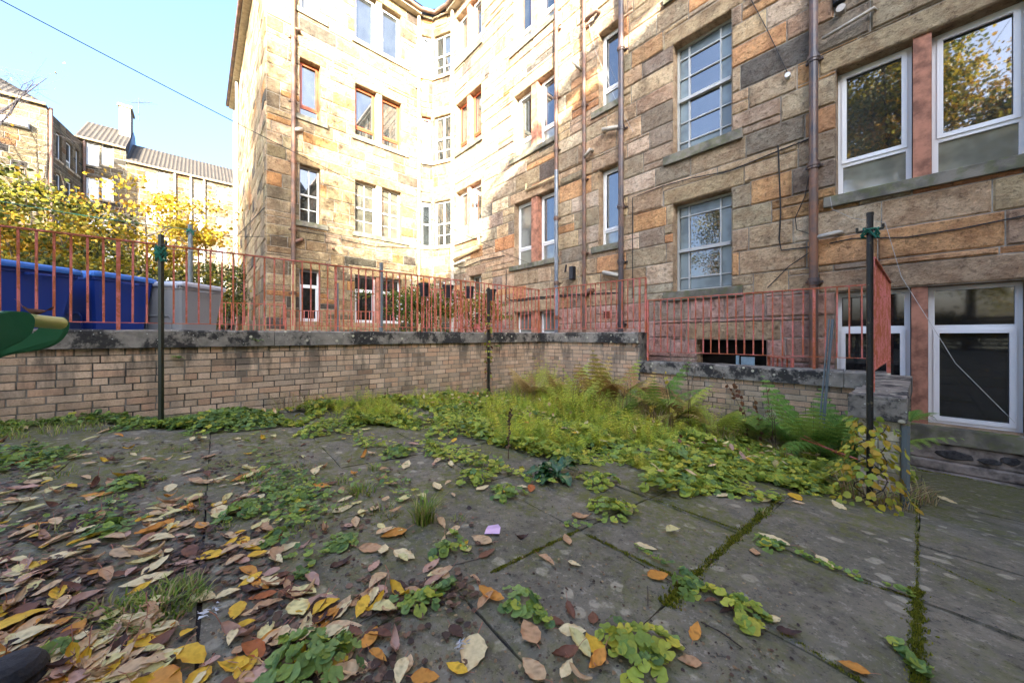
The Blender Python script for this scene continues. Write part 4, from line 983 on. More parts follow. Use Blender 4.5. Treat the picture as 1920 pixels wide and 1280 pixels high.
# leaves growing in paving joints
def strip(x0,y0,x1,y1,n,wpx,w,size,hh=.03):
    a,b=G(x0,y0),G(x1,y1); t=rg.uniform(0,1,n); d=(b-a).normalized(); nx,ny=-d.y,d.x
    wd=wpx/F*a.y; o=rg.normal(0,wd*.5,n); X=a.x+(b.x-a.x)*t+nx*o; Y=a.y+(b.y-a.y)*t+ny*o
    return lobed_leaves(np.column_stack([X,Y,gzv(X,Y)+rg.uniform(.006,hh,n)]),w,size,.4)
parts=[strip(1410,1003,1470,1030,22,8,W_DARK,(.012,.022)),strip(1480,1035,1620,1090,46,7,W_DARK,(.008,.016)),strip(1600,910,1720,945,90,10,W_DARK,(.014,.026)),
 strip(1320,1105,1420,1150,26,10,W_LIME,(.014,.026)),strip(1275,1075,1320,1110,24,9,W_DARK,(.012,.022)),strip(1675,1210,1740,1275,26,10,W_DARK,(.014,.024)),strip(1660,1105,1715,1120,16,6,W_DARK,(.01,.018)),
 strip(740,1140,850,1100,40,12,W_DARK,(.012,.024)),strip(1000,1150,1040,1185,20,8,W_DARK,(.01,.02)),strip(1190,1030,1260,1065,22,6,W_DARK,(.008,.016)),strip(1060,985,1110,990,20,8,W_DARK,(.008,.016)),strip(560,1090,640,1010,40,14,W_DARK,(.01,.02)),strip(850,1000,880,1050,24,10,W_DARK,(.01,.018)),strip(1385,1180,1440,1160,8,6,W_LIME,(.012,.02))]
v,f,c=merge(parts); tag(np_mesh('joint_weeds',v,f,M_leaf,c),'small creeping weeds growing along the joints of the paving','weeds',kind='stuff')

# moss in joints: small tufts
def moss_strip(x0,y0,x1,y1,n,wd,hh):
    a,b=G(x0,y0),G(x1,y1); t=rg.uniform(0,1,n); d=(b-a).normalized(); o=rg.normal(0,wd,n)*(.6+.6*np.sin(t*23)**2)
    X=a.x+(b.x-a.x)*t-d.y*o; Y=a.y+(b.y-a.y)*t+d.x*o; hgt=hh*rg.uniform(.4,1.2,n)*(.6+.5*np.sin(t*17)**2)
    pos=np.column_stack([X,Y,gzv(X,Y)-.004]); tv=np.array([(-.3,0,0),(.3,0,0),(0,0,1),(0,-.3,0),(0,.3,0),(.15,.1,1)]); tf=np.array([(0,1,2),(3,4,5)])
    col=np.array([(.24,.25,.02),(.17,.20,.02),(.30,.29,.03),(.10,.12,.015)])[rg.integers(0,4,n)]*rg.uniform(.7,1.1,(n,1))
    return place(tv,tf,pos,rotm(rg.uniform(0,6.28,n),np.abs(rg.normal(0,.4,n)),rg.uniform(0,6.28,n)),hgt,col)
parts=[moss_strip(1285,1095,1440,955,2600,.011,.012),moss_strip(1440,955,1465,925,300,.01,.01),moss_strip(1250,1135,1290,1095,800,.018,.014),moss_strip(1719,930,1719,1100,1100,.005,.009),moss_strip(1719,1100,1719,1235,1500,.011,.012),moss_strip(1719,1235,1721,1290,400,.012,.012),
 moss_strip(920,1072,1085,992,1300,.005,.009),moss_strip(1100,1000,1285,1088,800,.006,.009),moss_strip(1225,935,1385,992,700,.007,.008),moss_strip(1560,1075,1715,1120,500,.005,.008),moss_strip(1460,1180,1640,1290,500,.006,.008),moss_strip(1720,880,1930,915,1500,.03,.012),moss_strip(640,1010,760,960,300,.01,.01),moss_strip(1440,955,1560,1000,200,.004,.006),moss_strip(1740,1050,1930,1140,150,.004,.006)]
v,f,c=merge(parts); tag(np_mesh('moss',v,f,M_leaf,c),'yellow green moss filling the joints between paving slabs','moss',kind='stuff')

# feathery horsetail mass
def horsetail(base,hgt,col,whorls=7,needles=6,nl=.08):
    n=len(base); out=[]
    lean=rg.normal(0,.28,(n,2)); tips=base+np.column_stack([lean*hgt[:,None],hgt])
    w=.0016; d=np.array([w,0,0]); V=np.stack([base-d,base+d,tips],1); out.append((V.reshape(-1,3),np.arange(n*3).reshape(-1,3),np.repeat(col,3,0)))
    m=whorls*needles; t=np.tile(np.repeat(np.linspace(.2,.97,whorls),needles),n); ids=np.repeat(np.arange(n),m)
    p0=base[ids]*(1-t[:,None])+tips[ids]*t[:,None]; a=rg.uniform(0,6.28,len(ids)); L=nl*(1.15-t)*rg.uniform(.6,1.3,len(ids))+.015
    up=rg.uniform(.1,.7,len(ids)); p1=p0+np.stack([np.cos(a)*L,np.sin(a)*L,up*L],-1); s=np.stack([-np.sin(a),np.cos(a),np.zeros_like(a)],-1)*.0019+np.array([0,0,.0017])
    V=np.stack([p0-s,p0+s,p1],1); out.append((V.reshape(-1,3),np.arange(len(ids)*3).reshape(-1,3),np.repeat(col[ids]*rg.uniform(.8,1.2,(len(ids),1)),3,0)))
    return merge(out)
HT=np.array([(.62,.68,.07),(.46,.58,.07),(.72,.70,.09),(.32,.46,.07),(.66,.56,.10)])
parts=[]
for poly,n,h0,h1 in (([(930,830),(1000,842),(1150,850),(1260,850),(1380,830),(1500,800),(1580,780),(1500,735),(1300,735),(1200,720),(1030,720),(960,745),(900,760)],1900,.10,.30),
    ([(1000,750),(1200,740),(1480,745),(1560,790),(1300,815),(1050,800)],700,.25,.5),([(1180,880),(1250,890),(1260,860),(1200,850)],60,.08,.16),
    ([(940,735),(1000,715),(1030,730),(1000,750)],180,.25,.5),([(1020,745),(1230,735),(1300,760),(1480,760),(1500,735),(1250,720),(1040,722)],420,.45,.8),([(1290,800),(1400,805),(1500,815),(1600,830),(1590,800),(1500,785),(1400,775),(1300,765)],420,.30,.7),
    ([(500,800),(560,785),(700,775),(860,770),(860,745),(700,750),(560,770)],170,.08,.26),([(660,795),(760,790),(740,765),(660,770)],120,.12,.22)):
    b=sample(poly,n,pt=-.35); nn=len(b)
    if nn==0: continue
    parts.append(horsetail(b,rg.uniform(h0,h1,nn)*np.array([.65+.5*max(-.6,min(1,patch(x_,y_))) for x_,y_ in b[:,:2]]),HT[rg.integers(0,5,nn)]*rg.uniform(.7,1.1,(nn,1))))
v,f,c=merge(parts); tag(np_mesh('horsetail',v,f,M_leaf,c),'soft bright green feathery horsetail filling the corner of the patio','horsetail',kind='stuff')

# grass tufts
def blades(n,r,h,col,curve=.5,w=.003):
    a=rg.uniform(0,6.28,n); q=r*np.sqrt(rg.uniform(0,1,n)); b=np.stack([q*np.cos(a),q*np.sin(a),np.zeros(n)],-1)
    a2=a+rg.normal(0,.8,n); hh=h*rg.uniform(.45,1,n); out=rg.uniform(.2,1,n)*curve*hh; V=[]
    s=np.stack([-np.sin(a2),np.cos(a2),np.zeros(n)],-1)
    for t,ww in((0,1),(.35,.9),(.7,.6),(1,.05)):
        c=b+np.stack([np.cos(a2)*out*t*t,np.sin(a2)*out*t*t,hh*(t-.25*t*t*curve)],-1); V+= [c-s*w*ww,c+s*w*ww]
    V=np.stack(V,1); tf=np.array([(0,1,3),(0,3,2),(2,3,5),(2,5,4),(4,5,7),(4,7,6)]); f=tf[None]+(np.arange(n)*8)[:,None,None]
    c=np.repeat((col[rg.integers(0,len(col),n)]*rg.uniform(.7,1.2,(n,1)))[:,None],8,1)
    return V.reshape(-1,3),f.reshape(-1,3),c.reshape(-1,3)
GC=np.array([(.14,.25,.03),(.2,.3,.04),(.28,.33,.06),(.4,.34,.14)])
def grass(x,y,n,r,h,label,curve=.7):
    g=G(x,y); v,f,c=blades(n,r,h,GC,curve); o=np_mesh('grass_tuft',v,f,M_leaf,c); o.location=g; tag(o,label,'grass','grass tufts on the patio'); return o
grass(795,978,150,.05,.16,'upright grass tuft among orange leaves left of the lilac wrapper',.8)
grass(300,1140,420,.12,.06,'low spreading bright green grass patch at the near left',1.2)
grass(680,925,90,.07,.09,'thin wispy grass tuft by the wall-side leaves at mid left',1.1)
grass(590,775,120,.09,.26,'yellow green grass tuft against the foot of the brick wall',1.0)
grass(700,782,160,.12,.15,'golden drooping grass tuft right of the wall stain',1.3)
grass(1430,962,60,.04,.04,'tiny pale grass tuft at the top end of the mossy joint',1.2)
grass(200,1145,60,.06,.05,'sparse grass blades among brown leaves at the far left front',1.2)
grass(470,900,50,.06,.06,'short thin grass by the middle left weeds',1.2)

parts=[]
for poly,n,h in (([(420,800),(560,785),(760,790),(930,830),(1200,860),(1500,870),(1620,840),(1450,780),(1200,740),(1000,730),(860,745),(600,770)],900,.22),([(-40,830),(300,800),(440,800),(440,785),(-40,800)],260,.14)):
    b=sample(poly,n,pt=-.1)
    for q in b[::3]: v,f,c=blades(7,.03,h*rg.uniform(.5,1.2),np.array([(.3,.42,.06),(.42,.46,.09),(.55,.45,.2),(.22,.32,.05)]),1.2,.0022); parts.append((v+q,f,c))
for (x,y) in [(430,870),(500,915),(560,880),(640,905),(700,880),(760,905),(720,960),(560,1000),(350,960),(300,900),(120,890),(180,945),(820,950),(860,975),(620,960),(90,1000),(420,990),(250,850),(340,845),(520,845)]:
    g=G(x,y); q=np.array(g); v,f,c=blades(int(rg.integers(14,40)),rg.uniform(.03,.09),rg.uniform(.03,.08),GC,1.3,.002); parts.append((v+q,f,c))
v,f,c=merge(parts); tag(np_mesh('wild_grass',v,f,M_leaf,c),'thin wild grass growing through the weeds and between slabs','grass',kind='stuff')
fr=sample([(-40,1000),(60,850),(300,830),(600,840),(820,880),(860,1000),(560,1060),(200,1080)],900,pt=.85); fr[:,2]+=rg.uniform(.008,.04,len(fr))
v,f,c=lobed_leaves(fr,W_DARK,(.009,.022),.4); tag(np_mesh('low_weeds',v,f,M_leaf,c),'scattered tiny green weeds among the fallen leaves on the left','weeds',kind='stuff')
# separate leafy clumps
CL={}
def clump(x,y,rpx,label,w=W_LIME,dens=1.0,h=.45):
    g=G(x,y+rpx*.25); r=rpx/F*g.y; n=int(max(18,min(260,dens*r*r*math.pi/.0006)))
    o=np_mesh('leafy_clump',*( (lambda m:(m[0],m[1]))(CLM:=clump_mesh('c',r,n,r*h*1.2,w)) ),M_leaf,CLM[2]); o.location=g
    tag(o,label,'plant','leafy clumps on the paving'); return o
for a in [(890,892,36,'domed round clump of lime leaves left of the dock'),(745,845,30,'upright clump with long yellow-tipped leaves at centre left',W_DARK),
 (1122,898,36,'loose clump of lime leaves right of the dock'),(1145,950,42,'lobed clump just in front of the loose clump beside the dock'),(948,920,32,'small dark clump holding a yellow leaf below the domed clump',W_DARK),
 (972,1128,38,'compact blue-green clump in the centre foreground',W_DARK),(1190,1205,68,'large clump of broad pale lobed leaves at the bottom centre',W_LIME),(570,1235,85,'large ragged green clump at the bottom left edge',W_DARK),
 (785,1128,30,'low creeping clump on the joint left of centre front',W_DARK),(590,805,34,'lime clump in front of the wall right of the grass',W_LIME),(520,1005,26,'flat weed clump among leaves at mid left',W_DARK),
 (650,1015,24,'small flat weed clump left of the upright grass',W_DARK),(455,955,38,'weed clump with scattered leaves on the mid left slab',W_DARK),(235,905,34,'green clump among orange leaves on the left',W_DARK),
 (205,990,36,'green clump half buried in leaves at the left front',W_DARK),(640,1210,24,'small clump joined to leaves beside the large bottom left clump',W_DARK),(830,1030,24,'little dark weed beside the upright grass',W_DARK),
 (560,930,20,'tiny weed clump beside the yellow leaves at mid left',W_DARK),(90,1225,30,'small clump near the black rubber foot',W_DARK),(1290,1100,24,'small clump at the crossing of two mossy joints',W_DARK),
 (1395,1150,34,'long clump growing on the joint at lower right',W_LIME),(1440,1020,20,'tiny clump at the start of the leafy joint on the right',W_DARK),(840,800,48,'leafy mound in front of the ivy covered pole',W_LIME),
 (400,795,40,'dark leafy mound right of the mossy square pole',W_DARK),(480,790,38,'leafy mound under the stained bricks',W_DARK),(255,795,30,'dark leafy mound left of the mossy square pole',W_DARK),(1040,815,50,'leafy mound behind the dock',W_LIME),
 (1330,890,60,'wide lime mound at the front edge of the mat',W_LIME),(1480,890,60,'wide lime mound towards the yellow climber',W_LIME),(1560,870,46,'broad leaved mound left of the yellow climber',W_LIME)]:
    clump(*a)

# ferns
def frond(L,npair,col,arch=.5,width=.26,seed=0):
    r=np.random.default_rng(seed); V=[];Fs=[];C=[]
    def curve(t): return np.array([L*(t-.12*t*t)*math.cos(.9-arch*t)*1.0,0,L*t*math.sin(1.15-arch*t*1.1)])
    for i in range(npair):
        t=.12+.86*i/(npair-1); p=curve(t); tan=curve(min(t+.02,1.02))-p; tan/=np.linalg.norm(tan); wl_=L*width*math.sin(math.pi*min(1,(t*.92+.12)))**.8*(1-t*.35)
        for sd in(-1,1):
            side=np.array([0,sd,0])*.9+tan*.42+np.array([0,0,-.12*sd*0-.1]); side/=np.linalg.norm(side); up=np.cross(tan,side)*sd
            m=9
            for k in range(m):
                u=(k+.3)/m; q=p+side*wl_*u+np.array([0,0,-.25*wl_*u*u]); l_=wl_*.36*(1-u*.75); wd=wl_*.085
                for s2 in(-1,1):
                    dirn=tan*s2*.9+side*.45; dirn/=np.linalg.norm(dirn); b=len(V); V+= [q-side*wd,q+side*wd,q+dirn*l_]; Fs.append((b,b+1,b+2)); cc=col*r.uniform(.75,1.2); C+= [cc*.9,cc*.9,cc]
    ts=np.linspace(0,1,9); b=len(V)
    for t in ts: p=curve(t); w_=.004*(1-t*.8); V+= [p+np.array([0,w_,0]),p-np.array([0,w_,0])]; C+= [col*.6]*2
    for i in range(8): Fs+= [(b+2*i,b+2*i+1,b+2*i+3),(b+2*i,b+2*i+3,b+2*i+2)]
    return np.array(V),np.array(Fs),np.array(C)
def fern(x,y,n,L,cols,label,z=None,pos=None,az0=0,spread=6.28,arch=(.3,.9),cat='fern'):
    g=pos if pos is not None else G(x,y); parts=[]
    for i in range(n):
        col=np.array(cols[i%len(cols)])*rg.uniform(.8,1.15); v,f,c=frond(L*rg.uniform(.5,1.15),14,col,rg.uniform(*arch),rg.uniform(.19,.25),i)
        a=az0+spread*(i+rg.uniform(-.3,.3))/n; ca,sa=math.cos(a),math.sin(a); Rm=np.array([(ca,-sa,0),(sa,ca,0),(0,0,1)]); parts.append((v@Rm.T,f,c))
    v,f,c=merge(parts); o=np_mesh('fern',v,f,M_leaf,c); o.location=g; tag(o,label,cat,'ferns along the walls'); return o
FG=[(.20,.38,.07),(.28,.44,.08),(.34,.48,.10)]; FBn=[(.58,.38,.14),(.62,.44,.16),(.44,.44,.09),(.50,.28,.12)]; FY=[(.50,.54,.09),(.40,.48,.08),(.58,.50,.12)]
def gp_(x,Y): X=(x-960)/F*Y; return Vector((X,Y,gz(X,Y)))
for k,(x,Y,n,L,cs_,lab) in enumerate([(1000,6.3,12,.85,FBn,'brown and olive bracken against the wall corner'),(1060,5.9,12,.9,FY+FBn[:1],'yellow green bracken right of the wall corner'),
 (1105,5.6,12,1.05,FBn+FY,'rusty bracken in front of the short return wall'),(1145,5.6,14,1.15,FY+FBn,'tallest bracken in front of the short return wall'),(1190,5.2,13,1.05,FBn,'brown bracken left of the step in the wall'),
 (1220,5.2,13,1.0,FG+FBn[:1],'dark green bracken at the step down of the wall'),(1080,5.0,9,.6,FY,'low pale fern in front of the rusty bracken'),(1165,4.8,9,.65,FG+FY,'small green fern between the bracken clumps'),
 (1525,3.9,22,1.15,FG,'lush green fern left of the mossy capstone'),(1575,3.5,16,.95,FG,'upright green fern touching the mossy capstone')]):
    fern(0,0,n,L,cs_,lab,pos=gp_(x,Y),arch=(-.1,1.1))
fern(0,0,16,.6,FG+FY,'second green fern below the leaning canes',pos=gp_(1580,3.5),arch=(.4,1.0))
fern(0,0,8,.5,FG,'green fern near the end of the low wall',pos=gp_(1480,4.3),arch=(.4,1.0))
pz=Fp.P(.38,-.62,-.1); fern(0,0,5,.2,FG,'little fern sprouting from the side of the capstone',pos=pz,az0=-.9,spread=2.0,arch=(.7,1.1))
wf=Face(K0,A2)
def wallpt(x,y,d=.02): a,z=wf.px(x,y); return wf.P(a,z,d)
fern(0,0,5,.14,FG,'tiny fern rooted in the brickwork right of the mossy pole',pos=wallpt(336,672),az0=-2.6,spread=3,arch=(.8,1.2))
fern(0,0,4,.12,FG,'tiny fern growing from the coping joint right of the grey bin',pos=wallpt(484,640,.06),az0=-2.4,spread=3,arch=(.8,1.2))
fern(0,0,4,.16,FG,'small fern on the wall beside the ivy covered pole',pos=wallpt(930,650,.03),az0=-2.0,spread=2,arch=(.8,1.2))

fern(0,0,18,.8,FY+FBn[:2],'yellowing bracken in front of the left end of the low wall',pos=gp_(1255,4.8),arch=(.05,.9))
fern(0,0,16,.7,FBn,'rusty bracken tangled with seed heads left of the tall bracken',pos=gp_(1100,6.0),arch=(.05,.9))
fern(0,0,14,.7,FY,'pale arching fern in the horsetail before the low wall',pos=gp_(1350,4.4),arch=(.3,1.0))
fern(0,0,14,.7,FG+FY,'mixed green fern before the middle of the low wall',pos=gp_(1420,4.5),arch=(.3,1.0))
def tangle(x,Y,n,r,h,label):
    g=gp_(x,Y); v,f,c=blades(n,r,h,np.array([(.50,.34,.20),(.36,.23,.14),(.62,.50,.30),(.44,.46,.14)]),1.1,.003); o=np_mesh('dry_weed',v,f,M_leaf,c); o.location=g; tag(o,label,'weed','dry weed tangles')
tangle(1160,5.0,240,.3,.6,'dry brown stems tangled through the tall bracken')
tangle(1225,4.6,200,.25,.6,'dry straw coloured stems at the step in the wall')
tangle(1330,4.3,160,.3,.45,'dry stems below the cellar opening')
tangle(1500,3.7,160,.25,.4,'brown dried weed by the green fern')
tangle(1640,2.55,220,.2,.28,'brown dead stems matted around the foot of the black pole')
tangle(1690,2.75,160,.18,.22,'loose dry grass at the foot of the brick pillar')
tangle(985,6.2,180,.3,.55,'brown weeds at the foot of the wall corner')
tangle(560,4.7,160,.3,.4,'wiry dry weeds below the stained bricks')

# leaves around poles
HEART=(np.array([(0,0,0),(.25,.45,.05),(.7,.42,.08),(1.15,0,-.02),(.7,-.42,.08),(.25,-.45,.05),(.55,0,-.04)]),np.array([(0,1,6),(1,2,6),(2,3,6),(3,4,6),(4,5,6),(5,0,6)]))
def climber(b,z0,z1,n,rad,cols,size,label,name='climber',bulge=None,cat='climber'):
    t=rg.uniform(0,1,n); a=rg.uniform(0,6.28,n); r=rad*rg.uniform(.4,1.2,n)*(1 if bulge is None else (bulge+(1-bulge)*(1-t)))
    pos=np.stack([b.x+r*np.cos(a),b.y+r*np.sin(a),z0+(z1-z0)*t],-1); C=np.array(cols)[rg.integers(0,len(cols),n)]*rg.uniform(.8,1.15,(n,1))
    v,f,c=place(HEART[0],HEART[1],pos,rotm(a+rg.normal(0,.6,n),rg.uniform(.5,1.5,n),a),rg.uniform(*size,n),C)
    off=np.array([b.x,b.y,z0]); o=np_mesh(name,v-off,f,M_leaf,c); o.location=off; tag(o,label,cat); 
    mb=MB()
    for k in range(3):
        pts=[(b.x+math.cos(k*2+q*.7)*(rad*.3+.02),b.y+math.sin(k*2+q*.7)*(rad*.3+.02),z0-.03+(z1-z0)*q/14) for q in range(15)]; mb.tube(pts,.004,4)
    mb.build('stem',M_bark,o); return o
climber(b2,b2.z+.05,b2.z+1.75,70,.06,[(.45,.42,.05),(.3,.13,.05),(.35,.38,.06),(.25,.08,.03)],(.04,.07),'yellowing ivy climbing the slim black pole')
climber(b3,b3.z+.0,b3.z+.60,300,.21,[(.55,.45,.04),(.42,.42,.06),(.5,.32,.04),(.3,.38,.06)],(.025,.05),'yellow leaved climber around the foot of the black pole by the capstone',bulge=.5)

# stalks with seed heads
def stalk(pos,h,lean,label,head=None,leaves=None,lc=None,n=3,col=(.10,.06,.035),sz=(.03,.06)):
    o=None; g=pos; mb=MB(); tips=[]
    for k in range(n):
        lx,ly=lean[0]+rg.normal(0,.05),lean[1]+rg.normal(0,.05); hh=h*rg.uniform(.75,1); ox=rg.normal(0,.03)
        pts=[(g.x+ox+lx*hh*t*t,g.y+ly*hh*t*t,g.z+hh*t) for t in (0,.25,.5,.75,1)]; mb.tube(pts,[.004,.004,.003,.003,.002],5); tips.append(pts)
        for q in range(5):
            t=rg.uniform(.65,1); p=(g.x+ox+lx*hh*t*t,g.y+ly*hh*t*t,g.z+hh*t); e=(p[0]+rg.normal(0,.06),p[1]+rg.normal(0,.06),p[2]+rg.uniform(.03,.09)); mb.tube([p,e],.0015,4); tips.append([e])
    o=thing('dead_stalk',label,'plant',tuple(g),'dead flower stalks by the low wall'); mb.build('stem',simple('dead_stem',col,.9) if 'dead_stem' not in bpy.data.materials else bpy.data.materials['dead_stem'],o)
    T_=np.array([t[-1] for t in tips])
    if head:
        m=22; pos_=np.repeat(T_,m,0)+rg.normal(0,.016,(len(T_)*m,3)); C=np.array([(.42,.34,.27),(.32,.24,.18),(.6,.55,.5)])[rg.integers(0,3,len(pos_))]
        v,f,c=place(HEART[0],HEART[1],pos_,rotm(rg.uniform(0,6.28,len(pos_)),rg.uniform(0,3,len(pos_)),rg.uniform(0,6.28,len(pos_))),rg.uniform(.004,.010,len(pos_)),C)
        h_=np_mesh('seed_heads',v-np.array(g),f,M_leaf,c,parent=o)
    if leaves:
        t=rg.uniform(.2,1,leaves); k=rg.integers(0,n,leaves); 
        base=[]
        for tt,kk_ in zip(t,k): pts=tips[kk_*6]; i=min(3,int(tt*4)); base.append(np.array(pts[i])*(1-(tt*4-i))+np.array(pts[i+1])*(tt*4-i))
        base=np.array(base); C=np.array(lc)[rg.integers(0,len(lc),leaves)]*rg.uniform(.8,1.2,(leaves,1))
        v,f,c=place(HEART[0],HEART[1],base,rotm(rg.uniform(0,6.28,leaves),rg.uniform(1.2,2.4,leaves),rg.uniform(0,6.28,leaves)),rg.uniform(*sz,leaves),C)
        np_mesh('leaves',v-np.array(g),f,M_leaf,c,parent=o)
stalk(gp_(1290,4.6),.95,(0,0),'dead stalks with pale fluffy seed heads below the stair window',True)
stalk(gp_(1262,4.5),.8,(-.1,0),'thin stalk with bright yellow leaves left of the fluffy seed heads',None,14,[(.6,.5,.06),(.55,.5,.1),(.45,.42,.08)],2)
stalk(gp_(1400,4.4),.85,(-.25,0),'brown drooping dead stalk leaning left before the low wall',None,26,[(.16,.06,.03),(.2,.09,.04)],2)
stalk(gp_(1440,4.3),.8,(-.12,0),'second brown dead stalk with withered leaves',None,24,[(.16,.06,.03),(.25,.12,.05)],2)
stalk(gp_(1452,3.9),.62,(0,0),'fluffy grey seed heads near the right fern',True,n=2)
stalk(gp_(1175,4.8),.6,(0,0),'short fluffy seed heads among the bracken',True,n=3)
stalk(gp_(1080,4.9),.5,(.1,0),'low seed heads in the feathery horsetail',True,n=3)
stalk(gp_(1220,4.2),.4,(.1,0),'yellow spotted stalks in the middle of the horsetail',None,18,[(.55,.45,.05),(.5,.4,.08)],3)
g=G(948,860); stalk(g,.42,(0,0),'single dark rough stalk standing in front of the green mat',None,50,[(.10,.06,.04),(.14,.09,.06)],1,sz=(.01,.025))
stalk(gp_(520,4.6),.55,(.1,0),'brown twiggy weed against the stained bricks',None,40,[(.2,.12,.06),(.13,.07,.04)],5)
stalk(gp_(655,5.4),.5,(-.05,0),'reddish withered weed in front of the middle of the wall',None,30,[(.2,.12,.06),(.25,.14,.07)],4)
mb=MB()
q=G(1540,870); 
for k,(dx,dy) in enumerate([(0,0),(.03,.05),(-.02,.03)]): a=gp_(1538,3.7)+Vector((dx,dy,0)); b=FB.P(px_s(FB,1579)-.1,-.02,.5); mb.tube([a,Vector((3.45+dx,3.75+dy,H+.18))],.008,6)
tag(mb.build('garden_canes',M_polegrey),'grey garden canes leaning between the fern and the capstone','canes')
mb=MB(); a,b=gp_(1500,3.75),gp_(1612,3.1); mb.tube([a+Vector((0,0,.26)),b+Vector((0,0,.20))],.008,6); mb.tube([a+Vector((.05,.1,.30)),b+Vector((0,.05,.16))],.005,6)
tag(mb.build('rusty_bar',M_rail),'rusty bar lying in the plants left of the pillar','bar')

# dock with big glossy leaves
dg=G(1045,895); o=thing('dock_plant','dock plant with large dark glossy leaves in the middle of the patio','plant',tuple(dg))
for k,(az,L,wd,rise,droop) in enumerate([(3.35,.27,.055,.55,1.1),(3.7,.20,.05,.3,.9),(2.9,.22,.05,1.0,1.3),(2.4,.22,.045,1.1,1.2),(.6,.25,.055,1.0,.9),(.2,.2,.045,1.15,1.0),(-1.25,.19,.05,.35,1.2),(-2.2,.22,.05,.25,.9),(1.3,.2,.05,1.2,1.1)]):
    mb=MB(); n=10; ca,sa=math.cos(az),math.sin(az); prev=None; x=z=0; ang=rise
    for i in range(n+1):
        t=i/n; w_=wd*math.sin(math.pi*min(1,t*.9+.06))**.75*(1 if t>.15 else .35); rip=.012*math.sin(i*2.2+k)
        row=[]
        for u in(-1,-.5,0,.5,1): row.append((dg.x+ca*x-sa*u*w_,dg.y+sa*x+ca*u*w_,dg.z+.02+z+abs(u)*w_*.35+(rip if abs(u)==1 else 0)))
        if prev:
            for j in range(4): mb.face([prev[j],prev[j+1],row[j+1],row[j]],(.035,.10,.035) if j in(0,3) else (.05,.13,.045))
        prev=row; x+=L/n*math.cos(ang); z+=L/n*math.sin(ang); ang-=rise*droop*2/n
    mb.build('leaf',M_waxy,o,smooth=True)

# ------------------------------------------------------------------ fallen leaves
def leaf_mesh(seed,curl,fold,wd,base):
    r=random.Random(seed); n=9; V=[];C=[];Fs=[]; us=(-1,-.5,0,.5,1)
    bc=np.array(base)*r.uniform(.88,1.12)
    for i in range(n+1):
        t=i/n; w_=wd*(math.sin(math.pi*t**.85)**.8)*(1-.25*t); w_=max(w_,.004)
        for u in us:
            e=1+(.06*((i%2)*2-1) if abs(u)==1 else 0)
            x=t-.5; y=u*w_*e; z=curl*(x*x*1.2)+fold*abs(u)*w_+.05*curl*math.sin(6*t+u*2+seed)
            if abs(u)==1: z+=.02*r.uniform(-1,1)
            V.append((x,y,z)); sp=r.random(); k=1.0 if sp>.08 else .6
            cc=bc*(k*(.93 if u==0 else 1)*r.uniform(.92,1.06)); 
            if abs(u)==1 and r.random()<.3: cc=cc*np.array([.8,.62,.5])
            C.append(cc)
    for i in range(n):
        for j in range(4): a=i*5+j; Fs.append((a,a+1,a+6,a+5))
    # stalk
    b=len(V); 
    for k,(x,z) in enumerate([(-.5,0),(-.62,.03+curl*.2),(-.78,.05+curl*.3)]):
        for s in(-.012,.012): V.append((x,s+(.03*k*math.sin(seed)),z+curl*.3)); C.append(np.array((.35,.14,.09)))
    Fs+= [(b,b+1,b+3,b+2),(b+2,b+3,b+5,b+4)]
    V=np.array(V); V[:,2]-=np.percentile(V[:,2],10); return V,np.array(Fs),np.array(C)
LC={'cream':(.72,.60,.34),'pale yellow':(.70,.62,.28),'yellow':(.68,.42,.04),'orange':(.58,.26,.05),'tan':(.50,.30,.16),'pinkish':(.52,.32,.24),'brown':(.17,.075,.045),'dark brown':(.075,.042,.035),'rust red':(.42,.13,.04),'pale tan':(.60,.42,.24)}
shapes=[(.06,.12,.25,'flat'),(.22,.35,.28,'slightly curled'),(.6,.6,.24,'curled'),(.12,.8,.2,'folded'),(-.3,.2,.27,'arched'),(.08,.1,.34,'flat broad'),(1.2,1.1,.18,'tightly curled')]
LM={}
for cn,cv in LC.items():
    for si,(cu,fo,wd,sn_) in enumerate(shapes):
        if cn in('cream','pale yellow') and si==6: continue
        me=bpy.data.meshes.new('fallen_leaf'); v,f,c=leaf_mesh(si*7+len(cn),cu,fo,wd,cv)
        o=np_mesh('fallen_leaf',v,f,M_dry,c,smooth=True); LM[(cn,si)]=o.data; bpy.data.objects.remove(o); bpy.data.meshes.remove(me)
ANC=[(300,1140,'the low grass patch'),(570,1235,'the large bottom left clump'),(1190,1205,'the large bottom centre clump'),(925,1000,'the lilac wrapper'),(795,978,'the upright grass tuft'),(890,892,'the domed clump'),(1045,890,'the dock plant'),(35,1250,'the black rubber foot'),(302,800,'the mossy square pole'),(745,845,'the centre left clump'),(972,1128,'the blue-green clump'),(1290,1095,'the mossy joint crossing'),(1520,1050,'the leafy joint on the right'),(1640,890,'the yellow climber'),(205,990,'the half buried clump'),(455,955,'the mid left weed clump'),(235,905,'the green clump on the left'),(60,1060,'the left edge'),(1719,1100,'the long straight joint'),(1330,900,'the wide lime mound'),(700,790,'the golden grass'),(480,795,'the stained bricks'),(60,850,'the left end of the wall')]
used={}; placed=[]
def where(x,y):
    b=min(ANC,key=lambda a:(a[0]-x)**2+2*(a[1]-y)**2); dx,dy=x-b[0],y-b[1]; dist=math.hypot(dx,dy)
    rel='beside' if dist<35 else ('right of' if dx>0 else 'left of') if abs(dx)>1.6*abs(dy) else ('in front of' if dy>0 else 'behind')
    return ('close ' if dist<80 and rel!='beside' else '')+rel+' '+b[2],dist
GRP='fallen cherry leaves scattered on the patio'
